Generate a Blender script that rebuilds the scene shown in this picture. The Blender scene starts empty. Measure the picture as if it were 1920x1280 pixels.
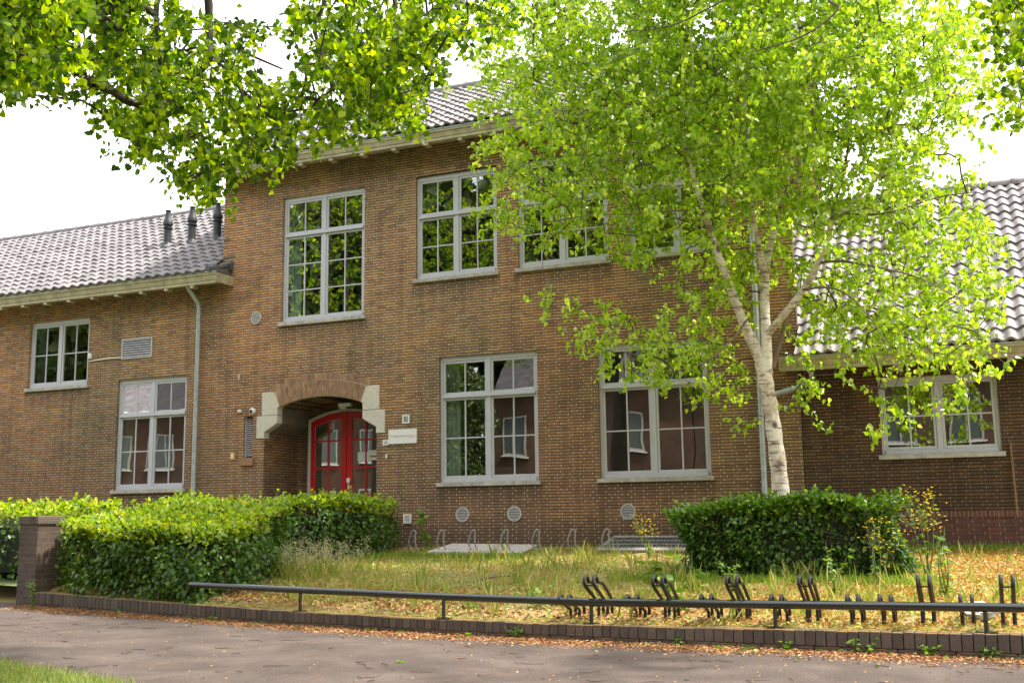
import bpy, bmesh, math, random
import numpy as np
from mathutils import Vector, Matrix
from mathutils.geometry import tessellate_polygon
random.seed(7); RNG = np.random.default_rng(11)
S = bpy.context.scene; COL = S.collection
R = math.radians

# ------------------------------------------------------------------ camera model (metres; facade is the plane Y=0)
FPX, YAW, PIT, ROL = 2032.5, 0.39781, 0.157447, -0.0137049
CP = np.array([0.0, -18.0, 1.2])
_F = np.array([-math.sin(YAW)*math.cos(PIT), math.cos(YAW)*math.cos(PIT), math.sin(PIT)])
_R0 = np.array([math.cos(YAW), math.sin(YAW), 0.0]); _U0 = np.cross(_R0, _F)
_Rv = math.cos(ROL)*_R0 + math.sin(ROL)*_U0; _Uv = -math.sin(ROL)*_R0 + math.cos(ROL)*_U0
def ray(x, y): return _F + _Rv*(x-960)/FPX + _Uv*(640-y)/FPX
def at(x, y, D):                 # point at depth D metres along the view axis
    return CP + ray(x, y)*D
def ony(x, y, Y):
    d = ray(x, y); return CP + d*((Y+18)/d[1])
def gz(Y): return 0.6 + 0.05625*Y
def ong(x, y):
    d = ray(x, y); t = (gz(-18)-1.2)/(d[2]-.05625*d[1]); return CP + d*t

# ------------------------------------------------------------------ materials
MATS = {}
class NT:
    def __init__(s, name):
        s.m = bpy.data.materials.new(name); s.m.use_nodes = True
        s.t = s.m.node_tree; s.t.nodes.clear()
        s.out = s.t.nodes.new('ShaderNodeOutputMaterial')
    def n(s, typ, **kw):
        nd = s.t.nodes.new(typ)
        for k, v in kw.items():
            if k == 'ins':
                for i, val in v.items():
                    if isinstance(val, bpy.types.NodeSocket): s.t.links.new(val, nd.inputs[i])
                    else: nd.inputs[i].default_value = val
            else: setattr(nd, k, v)
        return nd
    def math(s, op, a, b=0.0, c=0.0):
        return s.n('ShaderNodeMath', operation=op, ins={0: a, 1: b, 2: c}).outputs[0]
    def mix(s, f, a, b, mode='MIX'):
        nd = s.n('ShaderNodeMix', data_type='RGBA', blend_type=mode)
        for i, v in ((0, f), (6, a), (7, b)):
            if isinstance(v, bpy.types.NodeSocket): s.t.links.new(v, nd.inputs[i])
            else: nd.inputs[i].default_value = v if i == 0 else (tuple(v)+(1,))[:4]
        return nd.outputs[2]
    def noise(s, vec, scale, detail=3, rough=.6, dist=0):
        nd = s.n('ShaderNodeTexNoise', ins={'Scale': scale, 'Detail': detail, 'Roughness': rough, 'Distortion': dist})
        if vec is not None: s.t.links.new(vec, nd.inputs['Vector'])
        return nd.outputs[0]
    def ramp(s, f, stops, interp='LINEAR'):
        nd = s.n('ShaderNodeValToRGB'); s.t.links.new(f, nd.inputs[0]); cr = nd.color_ramp; cr.interpolation = interp
        while len(cr.elements) < len(stops): cr.elements.new(.5)
        for e, (p, c) in zip(cr.elements, stops): e.position = p; e.color = (tuple(c)+(1,))[:4]
        return nd.outputs[0]
    def coords(s, kind='Object'): return s.n('ShaderNodeTexCoord').outputs[kind]
    def xyz(s, v):
        o = s.n('ShaderNodeSeparateXYZ', ins={0: v}).outputs; return o[0], o[1], o[2]
    def vec(s, a, b, c=0.0): return s.n('ShaderNodeCombineXYZ', ins={0: a, 1: b, 2: c}).outputs[0]
    def bump(s, h, dist=.01, strength=1.0):
        return s.n('ShaderNodeBump', ins={'Height': h, 'Distance': dist, 'Strength': strength}).outputs[0]
    def pbr(s, col, rough=.7, normal=None, metal=0, spec=.5, **kw):
        p = s.n('ShaderNodeBsdfPrincipled')
        for k, v in (('Base Color', col), ('Roughness', rough), ('Normal', normal), ('Metallic', metal), ('Specular IOR Level', spec)):
            if v is None: continue
            if isinstance(v, bpy.types.NodeSocket): s.t.links.new(v, p.inputs[k])
            else: p.inputs[k].default_value = (tuple(v)+(1,))[:4] if k == 'Base Color' else v
        s.t.links.new(p.outputs[0], s.out.inputs[0]); return p
def paint(name, col, rough=.5, metal=0, var=.12, scale=6, spec=.5):
    if name in MATS: return MATS[name]
    t = NT(name); c = t.coords(); n1 = t.noise(c, scale, 4); n2 = t.noise(c, scale*9, 2)
    f = t.math('ADD', t.math('MULTIPLY', n1, .7), t.math('MULTIPLY', n2, .3))
    lo = tuple(x*(1-var*1.6) for x in col); hi = tuple(min(1, x*(1+var)) for x in col)
    cc = t.ramp(f, [(.3, lo), (.7, hi)])
    t.pbr(cc, rough, t.bump(n2, .002, .4), metal, spec); MATS[name] = t.m; return t.m

def brickmat(name, bw, bh, cols, perp, bed, off=.28, jb=.28, pj=.05, soot=None, headers=.10, depth=.008, rough=.85, soldier=False, stains=()):
    """hand-laid brick: colour per brick, pale narrow cross joints, bed joints painted dark with the shadow of their raking"""
    t = NT(name); c = t.coords(); x, y, z = t.xyz(c)
    u0 = t.math('ADD', x, y)
    if soldier: u0, z2 = z, u0
    else: z2 = z
    wob = t.noise(c, .9, 2)
    v = t.math('ADD', t.math('DIVIDE', z2, bh), t.math('MULTIPLY', t.math('SUBTRACT', t.noise(c, 1.7, 1), .5), .10))
    row = t.math('FLOOR', v); fv = t.math('SUBTRACT', v, row)
    rr = t.n('ShaderNodeTexWhiteNoise', noise_dimensions='1D', ins={'W': row}).outputs[0]
    u = t.math('ADD', t.math('ADD', t.math('DIVIDE', u0, bw), t.math('MULTIPLY', t.math('MODULO', t.math('ABSOLUTE', row), 2.0), off)),
               t.math('ADD', t.math('MULTIPLY', rr, .07), t.math('MULTIPLY', wob, .5)))
    cell = t.math('FLOOR', u); fu = t.math('SUBTRACT', u, cell)
    rc = t.n('ShaderNodeTexWhiteNoise', noise_dimensions='2D', ins={'Vector': t.vec(cell, row)})
    # some cells are two headers
    isH = t.math('LESS_THAN', t.n('ShaderNodeTexWhiteNoise', noise_dimensions='2D', ins={'Vector': t.vec(row, cell)}).outputs[0], headers)
    half = t.math('GREATER_THAN', fu, .5)
    rid = t.math('ADD', rc.outputs[0], t.math('MULTIPLY', t.math('MULTIPLY', isH, half), .37)); rid = t.math('FRACT', rid)
    pm = t.math('LESS_THAN', fu, pj)
    pm2 = t.math('MULTIPLY', isH, t.math('LESS_THAN', t.math('ABSOLUTE', t.math('SUBTRACT', fu, .5)), pj*.5))
    pm = t.math('MAXIMUM', pm, pm2)
    edge = t.noise(t.n('ShaderNodeMapping', ins={0: c, 3: (14, 14, 60)}).outputs[0], 1.0, 3)
    jbv = t.math('MULTIPLY', edge, jb*2)
    bm_ = t.math('LESS_THAN', fv, jbv)
    base = t.ramp(rid, [(i/(len(cols)-1)*.999, cc) for i, cc in enumerate(cols)])
    fine = t.noise(t.n('ShaderNodeMapping', ins={0: c, 3: (1, 1, 3)}).outputs[0], 38, 4, .7)
    base = t.mix(1.0, base, t.ramp(fine, [(.25, (.62, .62, .62)), (.75, (1.3, 1.3, 1.3))]), 'MULTIPLY')
    big = t.noise(c, .55, 4, .65, .6)
    base = t.mix(1.0, base, t.ramp(big, [(.28, (.60, .63, .66)), (.5, (1, 1, 1)), (.74, (1.34, 1.20, 1.0))]), 'MULTIPLY')
    strk = t.noise(t.n('ShaderNodeMapping', ins={0: c, 3: (2.6, 2.6, .22)}).outputs[0], 1.0, 5, .7)
    base = t.mix(1.0, base, t.ramp(strk, [(.32, (.66, .64, .62)), (.48, (1, 1, 1)), (.7, (1.1, 1.08, 1.02))]), 'MULTIPLY')
    if soot:
        for (zz, w, colr, amt) in soot:
            nn = t.math('MULTIPLY', t.math('SUBTRACT', t.noise(c, 1.3, 5, .7), .5), w*2.6)
            f = t.math('MULTIPLY', t.n('ShaderNodeMapRange', ins={0: t.math('ADD', z, nn), 1: zz+w, 2: zz-w, 3: 0.0, 4: 1.0}).outputs[0], amt)
            base = t.mix(f, base, colr)
    for (sx0, sx1, sz) in stains:      # soot washed down from the ends and underside of a sill
        drip = t.noise(t.n('ShaderNodeMapping', ins={0: c, 3: (9, 9, .8)}).outputs[0], 1.0, 4, .7)
        ln = t.math('MULTIPLY', t.math('ADD', drip, -.12), 1.15)
        fz = t.n('ShaderNodeMapRange', ins={0: t.math('SUBTRACT', sz, z), 1: 0.0, 2: ln, 3: 1.0, 4: 0.0}).outputs[0]
        m = t.math('MULTIPLY', fz, t.math('MULTIPLY', t.math('LESS_THAN', z, sz), t.math('MULTIPLY', t.math('GREATER_THAN', x, sx0), t.math('LESS_THAN', x, sx1))))
        base = t.mix(t.math('MULTIPLY', m, .62), base, (.075, .055, .04))
    pmm = t.math('MULTIPLY', pm, t.math('SUBTRACT', 1.0, bm_))
    colr = t.mix(bm_, t.mix(t.math('MULTIPLY', pmm, t.math('MINIMUM', t.math('ADD', .15, t.math('MULTIPLY', t.noise(c, 7, 3), 1.1)), 1.0)), base, perp), bed)
    h = t.math('ADD', t.math('MULTIPLY', t.math('SUBTRACT', 1.0, bm_), 1.0), t.math('ADD', t.math('MULTIPLY', fine, .25), t.math('MULTIPLY', rid, .25)))
    patch = t.ramp(t.noise(t.n('ShaderNodeMapping', ins={0: c, 1: (7, 3, 5)}).outputs[0], .23, 3, .6), [(.40, (1.06, .98, .94)), (.6, (.92, .98, .98))]); colr = t.mix(1.0, colr, patch, 'MULTIPLY')
    t.pbr(colr, rough, t.bump(h, depth, .8), spec=.35); MATS[name] = t.m; return t.m

def leafmat(name, stops, trans=.45, tcol=None, rough=.45, spec=.4, white=0):
    t = NT(name); g = t.n('ShaderNodeNewGeometry')
    r = g.outputs['Random Per Island']
    c = t.ramp(r, stops)
    d = t.pbr(c, rough, spec=spec)
    tr = t.n('ShaderNodeBsdfTranslucent')
    tc = t.mix(1.0, c, tcol or (1.5, 1.6, .6), 'MULTIPLY'); t.t.links.new(tc, tr.inputs[0])
    ms = t.n('ShaderNodeMixShader', ins={0: trans, 1: d.outputs[0], 2: tr.outputs[0]})
    t.t.links.new(ms.outputs[0], t.out.inputs[0]); MATS[name] = t.m; return t.m

TAN = [(.27, .15, .075), (.34, .19, .085), (.40, .23, .09), (.43, .24, .09), (.48, .29, .11), (.37, .185, .095), (.44, .235, .105), (.30, .18, .09), (.42, .26, .13), (.39, .19, .105), (.25, .16, .08), (.46, .31, .14)]
TAN = [(a*1.06, b*1.12, c_*1.32) for a, b, c_ in TAN]
SST = [(-12.7, -10.6, 4.98), (-9.62, -7.78, 5.57), (-7.5, -5.6, 5.57), (-5.4, -3.5, 5.57), (-9.12, -7.02, 1.71), (-6.0, -3.94, 1.71), (-16.8, -14.8, 1.73), (-19.4, -17.5, 4.03)]
M_wall = brickmat('wall_brick', .22, .0525, TAN, (.62, .54, .42), (.05, .034, .022),  # near-black bed colour paints the shadow in the raked joints
                  soot=[(1.02, .16, (.075, .06, .048), .75), (3.8, 1.8, (.14, .09, .06), .52)], stains=SST)
M_wallR = brickmat('shade_darkened_brick', .22, .0525, [tuple(x*.25 for x in c) for c in TAN], (.24, .19, .13), (.016, .011, .007),  # wall brick darkened: the shade on the wing is painted into it
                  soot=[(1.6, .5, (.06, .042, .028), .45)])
M_plinth = brickmat('plinth_brick', .22, .06, [(.10, .045, .035), (.13, .055, .042), (.085, .04, .032), (.12, .06, .05)], (.26, .2, .15), (.05, .035, .028), jb=.1)
M_soldier = brickmat('soldier_brick', .5, .06, [(.13, .055, .042), (.16, .07, .05), (.10, .05, .04)], (.26, .2, .15), (.30, .24, .17), jb=.1, soldier=True, headers=0)
M_arch = brickmat('arch_brick', 2.0, .062, [(.20, .11, .06), (.27, .15, .085), (.23, .12, .07), (.30, .19, .11)], (.36, .3, .22), (.36, .3, .22), jb=.10, soldier=False, headers=0)
M_pillar = brickmat('pillar_brick', .22, .074, [(.07, .054, .046), (.09, .068, .056), (.08, .062, .054), (.11, .08, .064)], (.17, .145, .12), (.15, .125, .105), jb=.1, pj=.035)
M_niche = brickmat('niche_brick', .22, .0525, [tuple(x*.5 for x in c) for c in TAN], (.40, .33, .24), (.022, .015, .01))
M_opp = brickmat('house_brick', .22, .062, [(.10, .05, .034), (.125, .066, .044), (.09, .048, .034), (.14, .08, .055)], (.2, .16, .12), (.08, .05, .04), jb=.08)
M_frame = paint('window_paint', (.47, .47, .51), .38, var=.05)
M_sill = paint('stone_sill', (.42, .39, .35), .8, var=.3, scale=9)
M_stoneD = paint('dark_brown_stone', (.17, .14, .10), .9, var=.25, scale=6)  # inner porch stone, darker and browner than the outer blocks
M_stone = paint('granite_block', (.56, .51, .43), .85, var=.14, scale=22)
M_red = paint('red_paint', (.52, .006, .010), .35, var=.08)
M_gutter = paint('cream_fascia', (.40, .35, .22), .6, var=.28, scale=5)
M_zinc = paint('zinc', (.42, .46, .48), .42, metal=.35, var=.2, scale=7)
M_white = paint('white_plastic', (.72, .71, .69), .45, var=.06)
M_grey = paint('grey_grille', (.48, .46, .46), .55, var=.1)
M_dark = paint('dark_hollow', (.012, .011, .010), .9)
M_flue = paint('flue_metal', (.016, .018, .02), .5, var=.3)
M_rail = paint('green_black_rail', (.006, .010, .010), .16, var=.3, scale=12, spec=1.0)
M_galv = paint('galvanised_steel', (.34, .33, .32), .5, metal=.5, var=.35, scale=25)
M_rack = paint('old_bike_rack_steel', (.024, .021, .021), .45, metal=.3, var=.4, scale=25)
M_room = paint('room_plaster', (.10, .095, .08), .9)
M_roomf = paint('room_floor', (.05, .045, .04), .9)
M_curt = paint('curtain_cloth', (.42, .48, .42), .9, scale=3)
M_lead = paint('lead_flashing', (.10, .105, .11), .6, var=.3)

def glassmat():
    t = NT('window_glass'); c = t.coords()
    nrm = t.bump(t.noise(c, 1.1, 1, .5), .0042, .5)
    gl = t.n('ShaderNodeBsdfGlossy', ins={'Color': (.95, .98, .95, 1), 'Roughness': 0.0, 'Normal': nrm})
    tr = t.n('ShaderNodeBsdfTransparent', ins={'Color': (.82, .88, .84, 1)})
    fr = t.n('ShaderNodeFresnel', ins={'IOR': 1.5})
    f = t.math('MINIMUM', t.math('ADD', t.math('MULTIPLY', fr.outputs[0], 2.6), .16), 1.0)
    ms = t.n('ShaderNodeMixShader', ins={0: f, 1: tr.outputs[0], 2: gl.outputs[0]})
    t.t.links.new(ms.outputs[0], t.out.inputs[0]); return t.m
M_glass = glassmat()

def tilemat(name, col):
    t = NT(name); c = t.coords(); x, y, z = t.xyz(c)
    cell = t.n('ShaderNodeTexWhiteNoise', noise_dimensions='3D', ins={'Vector': t.vec(t.math('FLOOR', t.math('MULTIPLY', x, 5.0)), t.math('FLOOR', t.math('MULTIPLY', z, 6.5)))}).outputs[0]
    n1 = t.noise(c, 3, 5, .7); n2 = t.noise(c, 60, 3)
    f = t.math('ADD', t.math('MULTIPLY', n1, .6), t.math('MULTIPLY', cell, .4))
    cc = t.ramp(f, [(.2, tuple(v*.62 for v in col)), (.55, col), (.85, tuple(v*1.25 for v in col))])
    lich = t.ramp(t.noise(c, 7, 6, .8), [(.62, (0, 0, 0)), (.72, (1, 1, 1))])
    cc = t.mix(t.math('MULTIPLY', lich, .3), cc, (.26, .23, .13))
    t.pbr(cc, .68, t.bump(n2, .003, .4), spec=.4); return t.m
M_tile = tilemat('roof_tile', (.19, .175, .18)); M_tileR = tilemat('roof_tile_grey', (.23, .205, .21)); M_tileD = tilemat('roof_tile_dark', (.10, .09, .10))

def barkmat(name, birch):
    t = NT(name); c = t.coords(); x, y, z = t.xyz(c)
    st = t.n('ShaderNodeMapping', ins={0: c, 3: (2.2, 2.2, 22)}).outputs[0]
    if birch:
        a = t.noise(st, 1.6, 5, .7); b = t.noise(c, 3.2, 5, .75); pat = t.noise(c, 1.5, 4, .6)
        base = t.ramp(b, [(.3, (.22, .14, .09)), (.42, (.55, .44, .34)), (.55, (.80, .72, .62)), (.8, (.88, .82, .74))])
        lent = t.ramp(a, [(.55, (0, 0, 0)), (.60, (1, 1, 1))])
        cc = t.mix(t.math('MULTIPLY', lent, .85), base, (.08, .055, .04))
        knots = t.n('ShaderNodeTexVoronoi', ins={'Vector': t.n('ShaderNodeMapping', ins={0: c, 3: (2.6, 2.6, 2.1)}).outputs[0], 'Scale': 1.0}).outputs['Distance']
        kf = t.ramp(t.math('ADD', knots, t.math('MULTIPLY', b, .08)), [(.15, (1, 1, 1)), (.22, (0, 0, 0))])
        cc = t.mix(t.math('MULTIPLY', kf, .9), cc, (.045, .03, .02))
        h = t.math('SUBTRACT', t.math('MULTIPLY', b, .6), t.math('ADD', t.math('MULTIPLY', lent, .3), t.math('MULTIPLY', kf, .6)))
        t.pbr(cc, .7, t.bump(h, .02, .7))
    else:
        a = t.noise(t.n('ShaderNodeMapping', ins={0: c, 3: (9, 9, 1.6)}).outputs[0], 1.5, 5, .7)
        cc = t.ramp(a, [(.3, (.025, .018, .014)), (.7, (.085, .065, .05))])
        t.pbr(cc, .85, t.bump(a, .02, .8))
    return t.m
M_birch = barkmat('birch_bark', True); M_bark = barkmat('dark_bark', False)
M_twig = paint('red_brown_twig', (.085, .05, .035), .7, var=.3)

L_birch = leafmat('birch_leaf', [(0, (.14, .27, .014)), (.3, (.25, .41, .018)), (.6, (.33, .49, .022)), (.85, (.42, .56, .04)), (1, (.62, .68, .26))], .57, (1.5, 1.42, .35), .30, .8)
L_lind = leafmat('linden_leaf', [(0, (.022, .06, .005)), (.3, (.06, .13, .008)), (.65, (.16, .26, .010)), (1, (.34, .43, .016))], .62, (2.3, 2.1, .3), .5, .3)
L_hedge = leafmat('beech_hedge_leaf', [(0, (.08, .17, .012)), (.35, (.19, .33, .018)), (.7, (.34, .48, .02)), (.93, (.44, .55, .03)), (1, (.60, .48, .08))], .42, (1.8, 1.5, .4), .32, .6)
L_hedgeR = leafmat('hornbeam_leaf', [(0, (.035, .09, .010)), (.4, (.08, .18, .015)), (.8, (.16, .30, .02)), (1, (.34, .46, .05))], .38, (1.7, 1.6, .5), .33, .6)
L_far = leafmat('far_leaf', [(0, (.025, .05, .01)), (.6, (.06, .10, .018)), (1, (.12, .17, .03))], .25)
L_hedgeD = leafmat('shaded_side_leaf', [(0, (.03, .075, .010)), (.5, (.07, .155, .018)), (.9, (.13, .24, .025)), (1, (.26, .36, .05))], .34, (1.6, 1.6, .5), .36, .55)  # darker leaf for hedge sides, their shade put into the colour
L_verge = leafmat('verge_grass_blade', [(0, (.14, .20, .04)), (.6, (.27, .33, .07)), (1, (.46, .44, .17))], .35)
L_weed = leafmat('weed_leaf', [(0, (.07, .14, .02)), (.5, (.13, .24, .03)), (1, (.26, .36, .06))], .4, (1.4, 1.5, .5))
L_grass = leafmat('grass_blade', [(0, (.20, .30, .04)), (.35, (.34, .42, .07)), (.65, (.48, .46, .13)), (1, (.60, .50, .22))], .35, (1.2, 1.2, .6))
L_grassG = leafmat('fresh_grass', [(0, (.11, .21, .02)), (.6, (.24, .38, .04)), (1, (.38, .46, .08))], .4)
L_cover = leafmat('ground_cover_leaf', [(0, (.42, .15, .07)), (.16, (.56, .27, .11)), (.30, (.58, .40, .14)), (.52, (.50, .52, .12)), (.78, (.32, .42, .07)), (.92, (.20, .32, .05)), (1, (.66, .58, .38))], .25, (1.2, 1.1, .6), .6, .3)
L_coverO = leafmat('dry_cover_leaf', [(0, (.42, .14, .035)), (.35, (.52, .25, .05)), (.65, (.50, .33, .07)), (.9, (.36, .36, .08)), (1, (.16, .2, .05))], .2, (1.2, 1.1, .6), .6, .3)
L_litter = leafmat('dry_litter', [(0, (.16, .06, .025)), (.3, (.32, .13, .05)), (.6, (.42, .2, .08)), (.85, (.5, .3, .13)), (1, (.62, .48, .28))], .12, (1.1, 1, .8), .8, .2)
L_flower = leafmat('yellow_petal', [(0, (.80, .58, .01)), (1, (.9, .72, .04))], .3, (1.1, 1, .5))
L_plume = leafmat('seed_head', [(0, (.42, .40, .20)), (1, (.62, .58, .38))], .3, (1.1, 1.05, .8))

def groundmat():
    t = NT('garden_soil'); c = t.coords(); x, y, z = t.xyz(c)
    a = t.noise(c, 1.1, 5, .6, .5); b = t.noise(c, 18, 5, .7); d = t.noise(c, 90, 3, .7)
    g1 = t.ramp(t.math('ADD', t.math('MULTIPLY', a, .65), t.math('MULTIPLY', b, .35)), [(.3, (.18, .20, .06)), (.44, (.33, .31, .11)), (.55, (.42, .28, .11)), (.75, (.46, .29, .13))])
    cc = t.mix(1.0, g1, t.ramp(d, [(.25, (.5, .5, .5)), (.75, (1.3, 1.3, 1.3))]), 'MULTIPLY')
    t.pbr(cc, .95, t.bump(t.math('ADD', b, d), .03, .8)); return t.m
def asphalt():
    t = NT('asphalt_path'); c = t.coords()
    a = t.noise(c, 1.3, 5, .65, .4); b = t.noise(c, 75, 4, .85); d = t.noise(c, 220, 2, .8)
    cc = t.ramp(t.math('ADD', t.math('MULTIPLY', a, .35), t.math('MULTIPLY', b, .65)), [(.36, (.050, .037, .031)), (.5, (.100, .076, .064)), (.63, (.20, .156, .134))])
    # sparse pale grit
    vo = t.n('ShaderNodeTexVoronoi', ins={'Vector': c, 'Scale': 55.0}).outputs['Distance']
    cc = t.mix(t.math('MULTIPLY', t.math('LESS_THAN', vo, .10), .55), cc, (.42, .36, .3))
    stain = t.ramp(t.noise(c, 2.3, 6, .75, 1.2), [(.55, (0, 0, 0)), (.72, (1, 1, 1))])
    cc = t.mix(t.math('MULTIPLY', stain, .25), cc, (.22, .12, .075))
    t.pbr(cc, .92, t.bump(t.math('ADD', b, d), .008, .9), spec=.3); return t.m
def slabmat(): return paint('concrete_slab', (.30, .28, .27), .85, var=.25, scale=6)
M_soil = groundmat(); M_asph = asphalt(); M_slab = slabmat()
M_kerb = None
def kerbmat():
    t = NT('kerb_brick'); g = t.n('ShaderNodeNewGeometry'); c = t.coords(); x, y, z = t.xyz(c)
    base = t.ramp(g.outputs['Random Per Island'], [(0, (.080, .064, .054)), (.5, (.10, .08, .068)), (1, (.135, .105, .085))])
    n = t.noise(c, 45, 5, .75); base = t.mix(1.0, base, t.ramp(n, [(.25, (.6, .6, .6)), (.75, (1.4, 1.35, 1.3))]), 'MULTIPLY')
    lich = t.ramp(t.noise(c, 6, 6, .8), [(.6, (0, 0, 0)), (.72, (1, 1, 1))])
    base = t.mix(t.math('MULTIPLY', lich, .4), base, (.2, .17, .13))
    nz = t.xyz(g.outputs['Normal'])[2]
    moss = t.math('MULTIPLY', t.math('GREATER_THAN', t.noise(c, 5, 5, .8), .44), .75)
    base = t.mix(t.math('MULTIPLY', moss, t.math('GREATER_THAN', nz, .5)), base, (.34, .21, .07))
    t.pbr(base, .9, t.bump(n, .008, .8)); return t.m
M_kerb = kerbmat()

# ------------------------------------------------------------------ mesh helpers
def tag(o, label=None, cat=None, group=None, kind=None):
    for k, v in (('label', label), ('category', cat), ('group', group), ('kind', kind)):
        if v: o[k] = v
    return o
def empty(name, loc=(0, 0, 0), rz=0, **kw):
    o = bpy.data.objects.new(name, None); COL.objects.link(o); o.location = loc; o.rotation_euler = (0, 0, rz)
    o.empty_display_size = .2; return tag(o, **kw)
def link(name, me, mats, parent=None, smooth=False, **kw):
    o = bpy.data.objects.new(name, me); COL.objects.link(o)
    for m in (mats if isinstance(mats, (list, tuple)) else [mats]): me.materials.append(m)
    if parent: o.parent = parent
    if smooth: me.shade_smooth() if hasattr(me, 'shade_smooth') else [setattr(p, 'use_smooth', True) for p in me.polygons]
    return tag(o, **kw)
class MB:
    def __init__(s): s.v = []; s.f = []; s.mi = []
    def add(s, vs, fs, mi=0):
        n = len(s.v); s.v += [tuple(v) for v in vs]; s.f += [tuple(i+n for i in f) for f in fs]; s.mi += [mi]*len(fs); return s
    def box(s, x0, x1, y0, y1, z0, z1, mi=0):
        return s.add([(x0, y0, z0), (x1, y0, z0), (x1, y1, z0), (x0, y1, z0), (x0, y0, z1), (x1, y0, z1), (x1, y1, z1), (x0, y1, z1)],
                     [(0, 3, 2, 1), (4, 5, 6, 7), (0, 1, 5, 4), (1, 2, 6, 5), (2, 3, 7, 6), (3, 0, 4, 7)], mi)
    def obox(s, c, ax, ay, hx, hy, z0, z1, mi=0, zt=None):   # box on a rotated footprint
        c = Vector(c); ax = Vector(ax); ay = Vector(ay); vs = []
        for z in (z0, z1):
            for a, b in ((-1, -1), (1, -1), (1, 1), (-1, 1)):
                p = c+ax*hx*a+ay*hy*b; vs.append((p.x, p.y, z))
        return s.add(vs, [(0, 3, 2, 1), (4, 5, 6, 7), (0, 1, 5, 4), (1, 2, 6, 5), (2, 3, 7, 6), (3, 0, 4, 7)], mi)
    def prism(s, pts, y0, y1, mi=0):      # polygon in XZ extruded along Y
        n = len(pts); vs = [(x, y0, z) for x, z in pts]+[(x, y1, z) for x, z in pts]
        s.add(vs, [tuple(range(n)), tuple(range(2*n-1, n-1, -1))]+[(i, i+n, (i+1) % n+n, (i+1) % n) for i in range(n)], mi); return s
    def tube(s, pts, rad, n=8, mi=0, cap=True):
        pts = [Vector(p) for p in pts]; rs = rad if isinstance(rad, (list, tuple)) else [rad]*len(pts)
        up = Vector((0.3, .2, 1)).normalized(); vs = []; prev = None
        for i, p in enumerate(pts):
            d = (pts[min(i+1, len(pts)-1)]-pts[max(i-1, 0)]).normalized()
            a = (up if prev is None else prev); a = (a - d*a.dot(d))
            if a.length < 1e-4: a = Vector((1, 0, 0))-d*d.x
            a.normalize(); prev = a; b = d.cross(a)
            for k in range(n):
                t = 2*math.pi*k/n; vs.append(p+(a*math.cos(t)+b*math.sin(t))*rs[i])
        fs = [(i*n+k, i*n+(k+1) % n, (i+1)*n+(k+1) % n, (i+1)*n+k) for i in range(len(pts)-1) for k in range(n)]
        if cap: fs += [tuple(range(n-1, -1, -1)), tuple((len(pts)-1)*n+k for k in range(n))]
        return s.add(vs, fs, mi)
    def lathe(s, c, prof, n=20, mi=0, axis='z'):
        vs = []
        for r, h in prof:
            for k in range(n):
                t = 2*math.pi*k/n; a, b = r*math.cos(t), r*math.sin(t)
                vs.append((c[0]+a, c[1]+b, c[2]+h) if axis == 'z' else (c[0]+a, c[1]-h, c[2]+b))
        fs = [(i*n+k, i*n+(k+1) % n, (i+1)*n+(k+1) % n, (i+1)*n+k) for i in range(len(prof)-1) for k in range(n)]
        fs += [tuple(range(n-1, -1, -1)), tuple((len(prof)-1)*n+k for k in range(n))]
        return s.add(vs, fs, mi)
    def build(s, name, mats, parent=None, smooth=False, bevel=0, **kw):
        me = bpy.data.meshes.new(name); me.from_pydata(s.v, [], s.f); me.update()
        o = link(name, me, mats, parent, **kw)
        if isinstance(mats, (list, tuple)) and len(mats) > 1: me.polygons.foreach_set('material_index', s.mi)
        bm = bmesh.new(); bm.from_mesh(me); bmesh.ops.recalc_face_normals(bm, faces=bm.faces)
        if bevel: bmesh.ops.bevel(bm, geom=bm.edges[:], offset=bevel, segments=1, affect='EDGES', profile=.5)
        bm.to_mesh(me); bm.free()
        if smooth: me.polygons.foreach_set('use_smooth', [True]*len(me.polygons)); me.set_sharp_from_angle(angle=R(40))
        return o
def np_mesh(name, V, loops, sizes, mat, parent=None, **kw):
    me = bpy.data.meshes.new(name); me.vertices.add(len(V)); me.vertices.foreach_set('co', V.astype(np.float32).ravel())
    me.loops.add(len(loops)); me.loops.foreach_set('vertex_index', loops.astype(np.int32).ravel())
    st = np.concatenate([[0], np.cumsum(sizes)[:-1]]).astype(np.int32)
    me.polygons.add(len(sizes)); me.polygons.foreach_set('loop_start', st)
    me.update(calc_edges=True); me.validate()
    return link(name, me, mat, parent, **kw)
def norm(a): return a/np.maximum(np.linalg.norm(a, axis=-1, keepdims=True), 1e-9)
OUT = dict(
    ovate=[(.12, .26), (.42, .36), (.75, .19)], heart=[(-.08, .30), (.28, .47), (.70, .27)],
    blade=[(.2, .03), (.5, .025), (.8, .015)], rhomb=[(.2, .34), (.42, .40), (.75, .16)], grain=[(.2, .2), (.5, .26), (.8, .14)])
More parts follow.
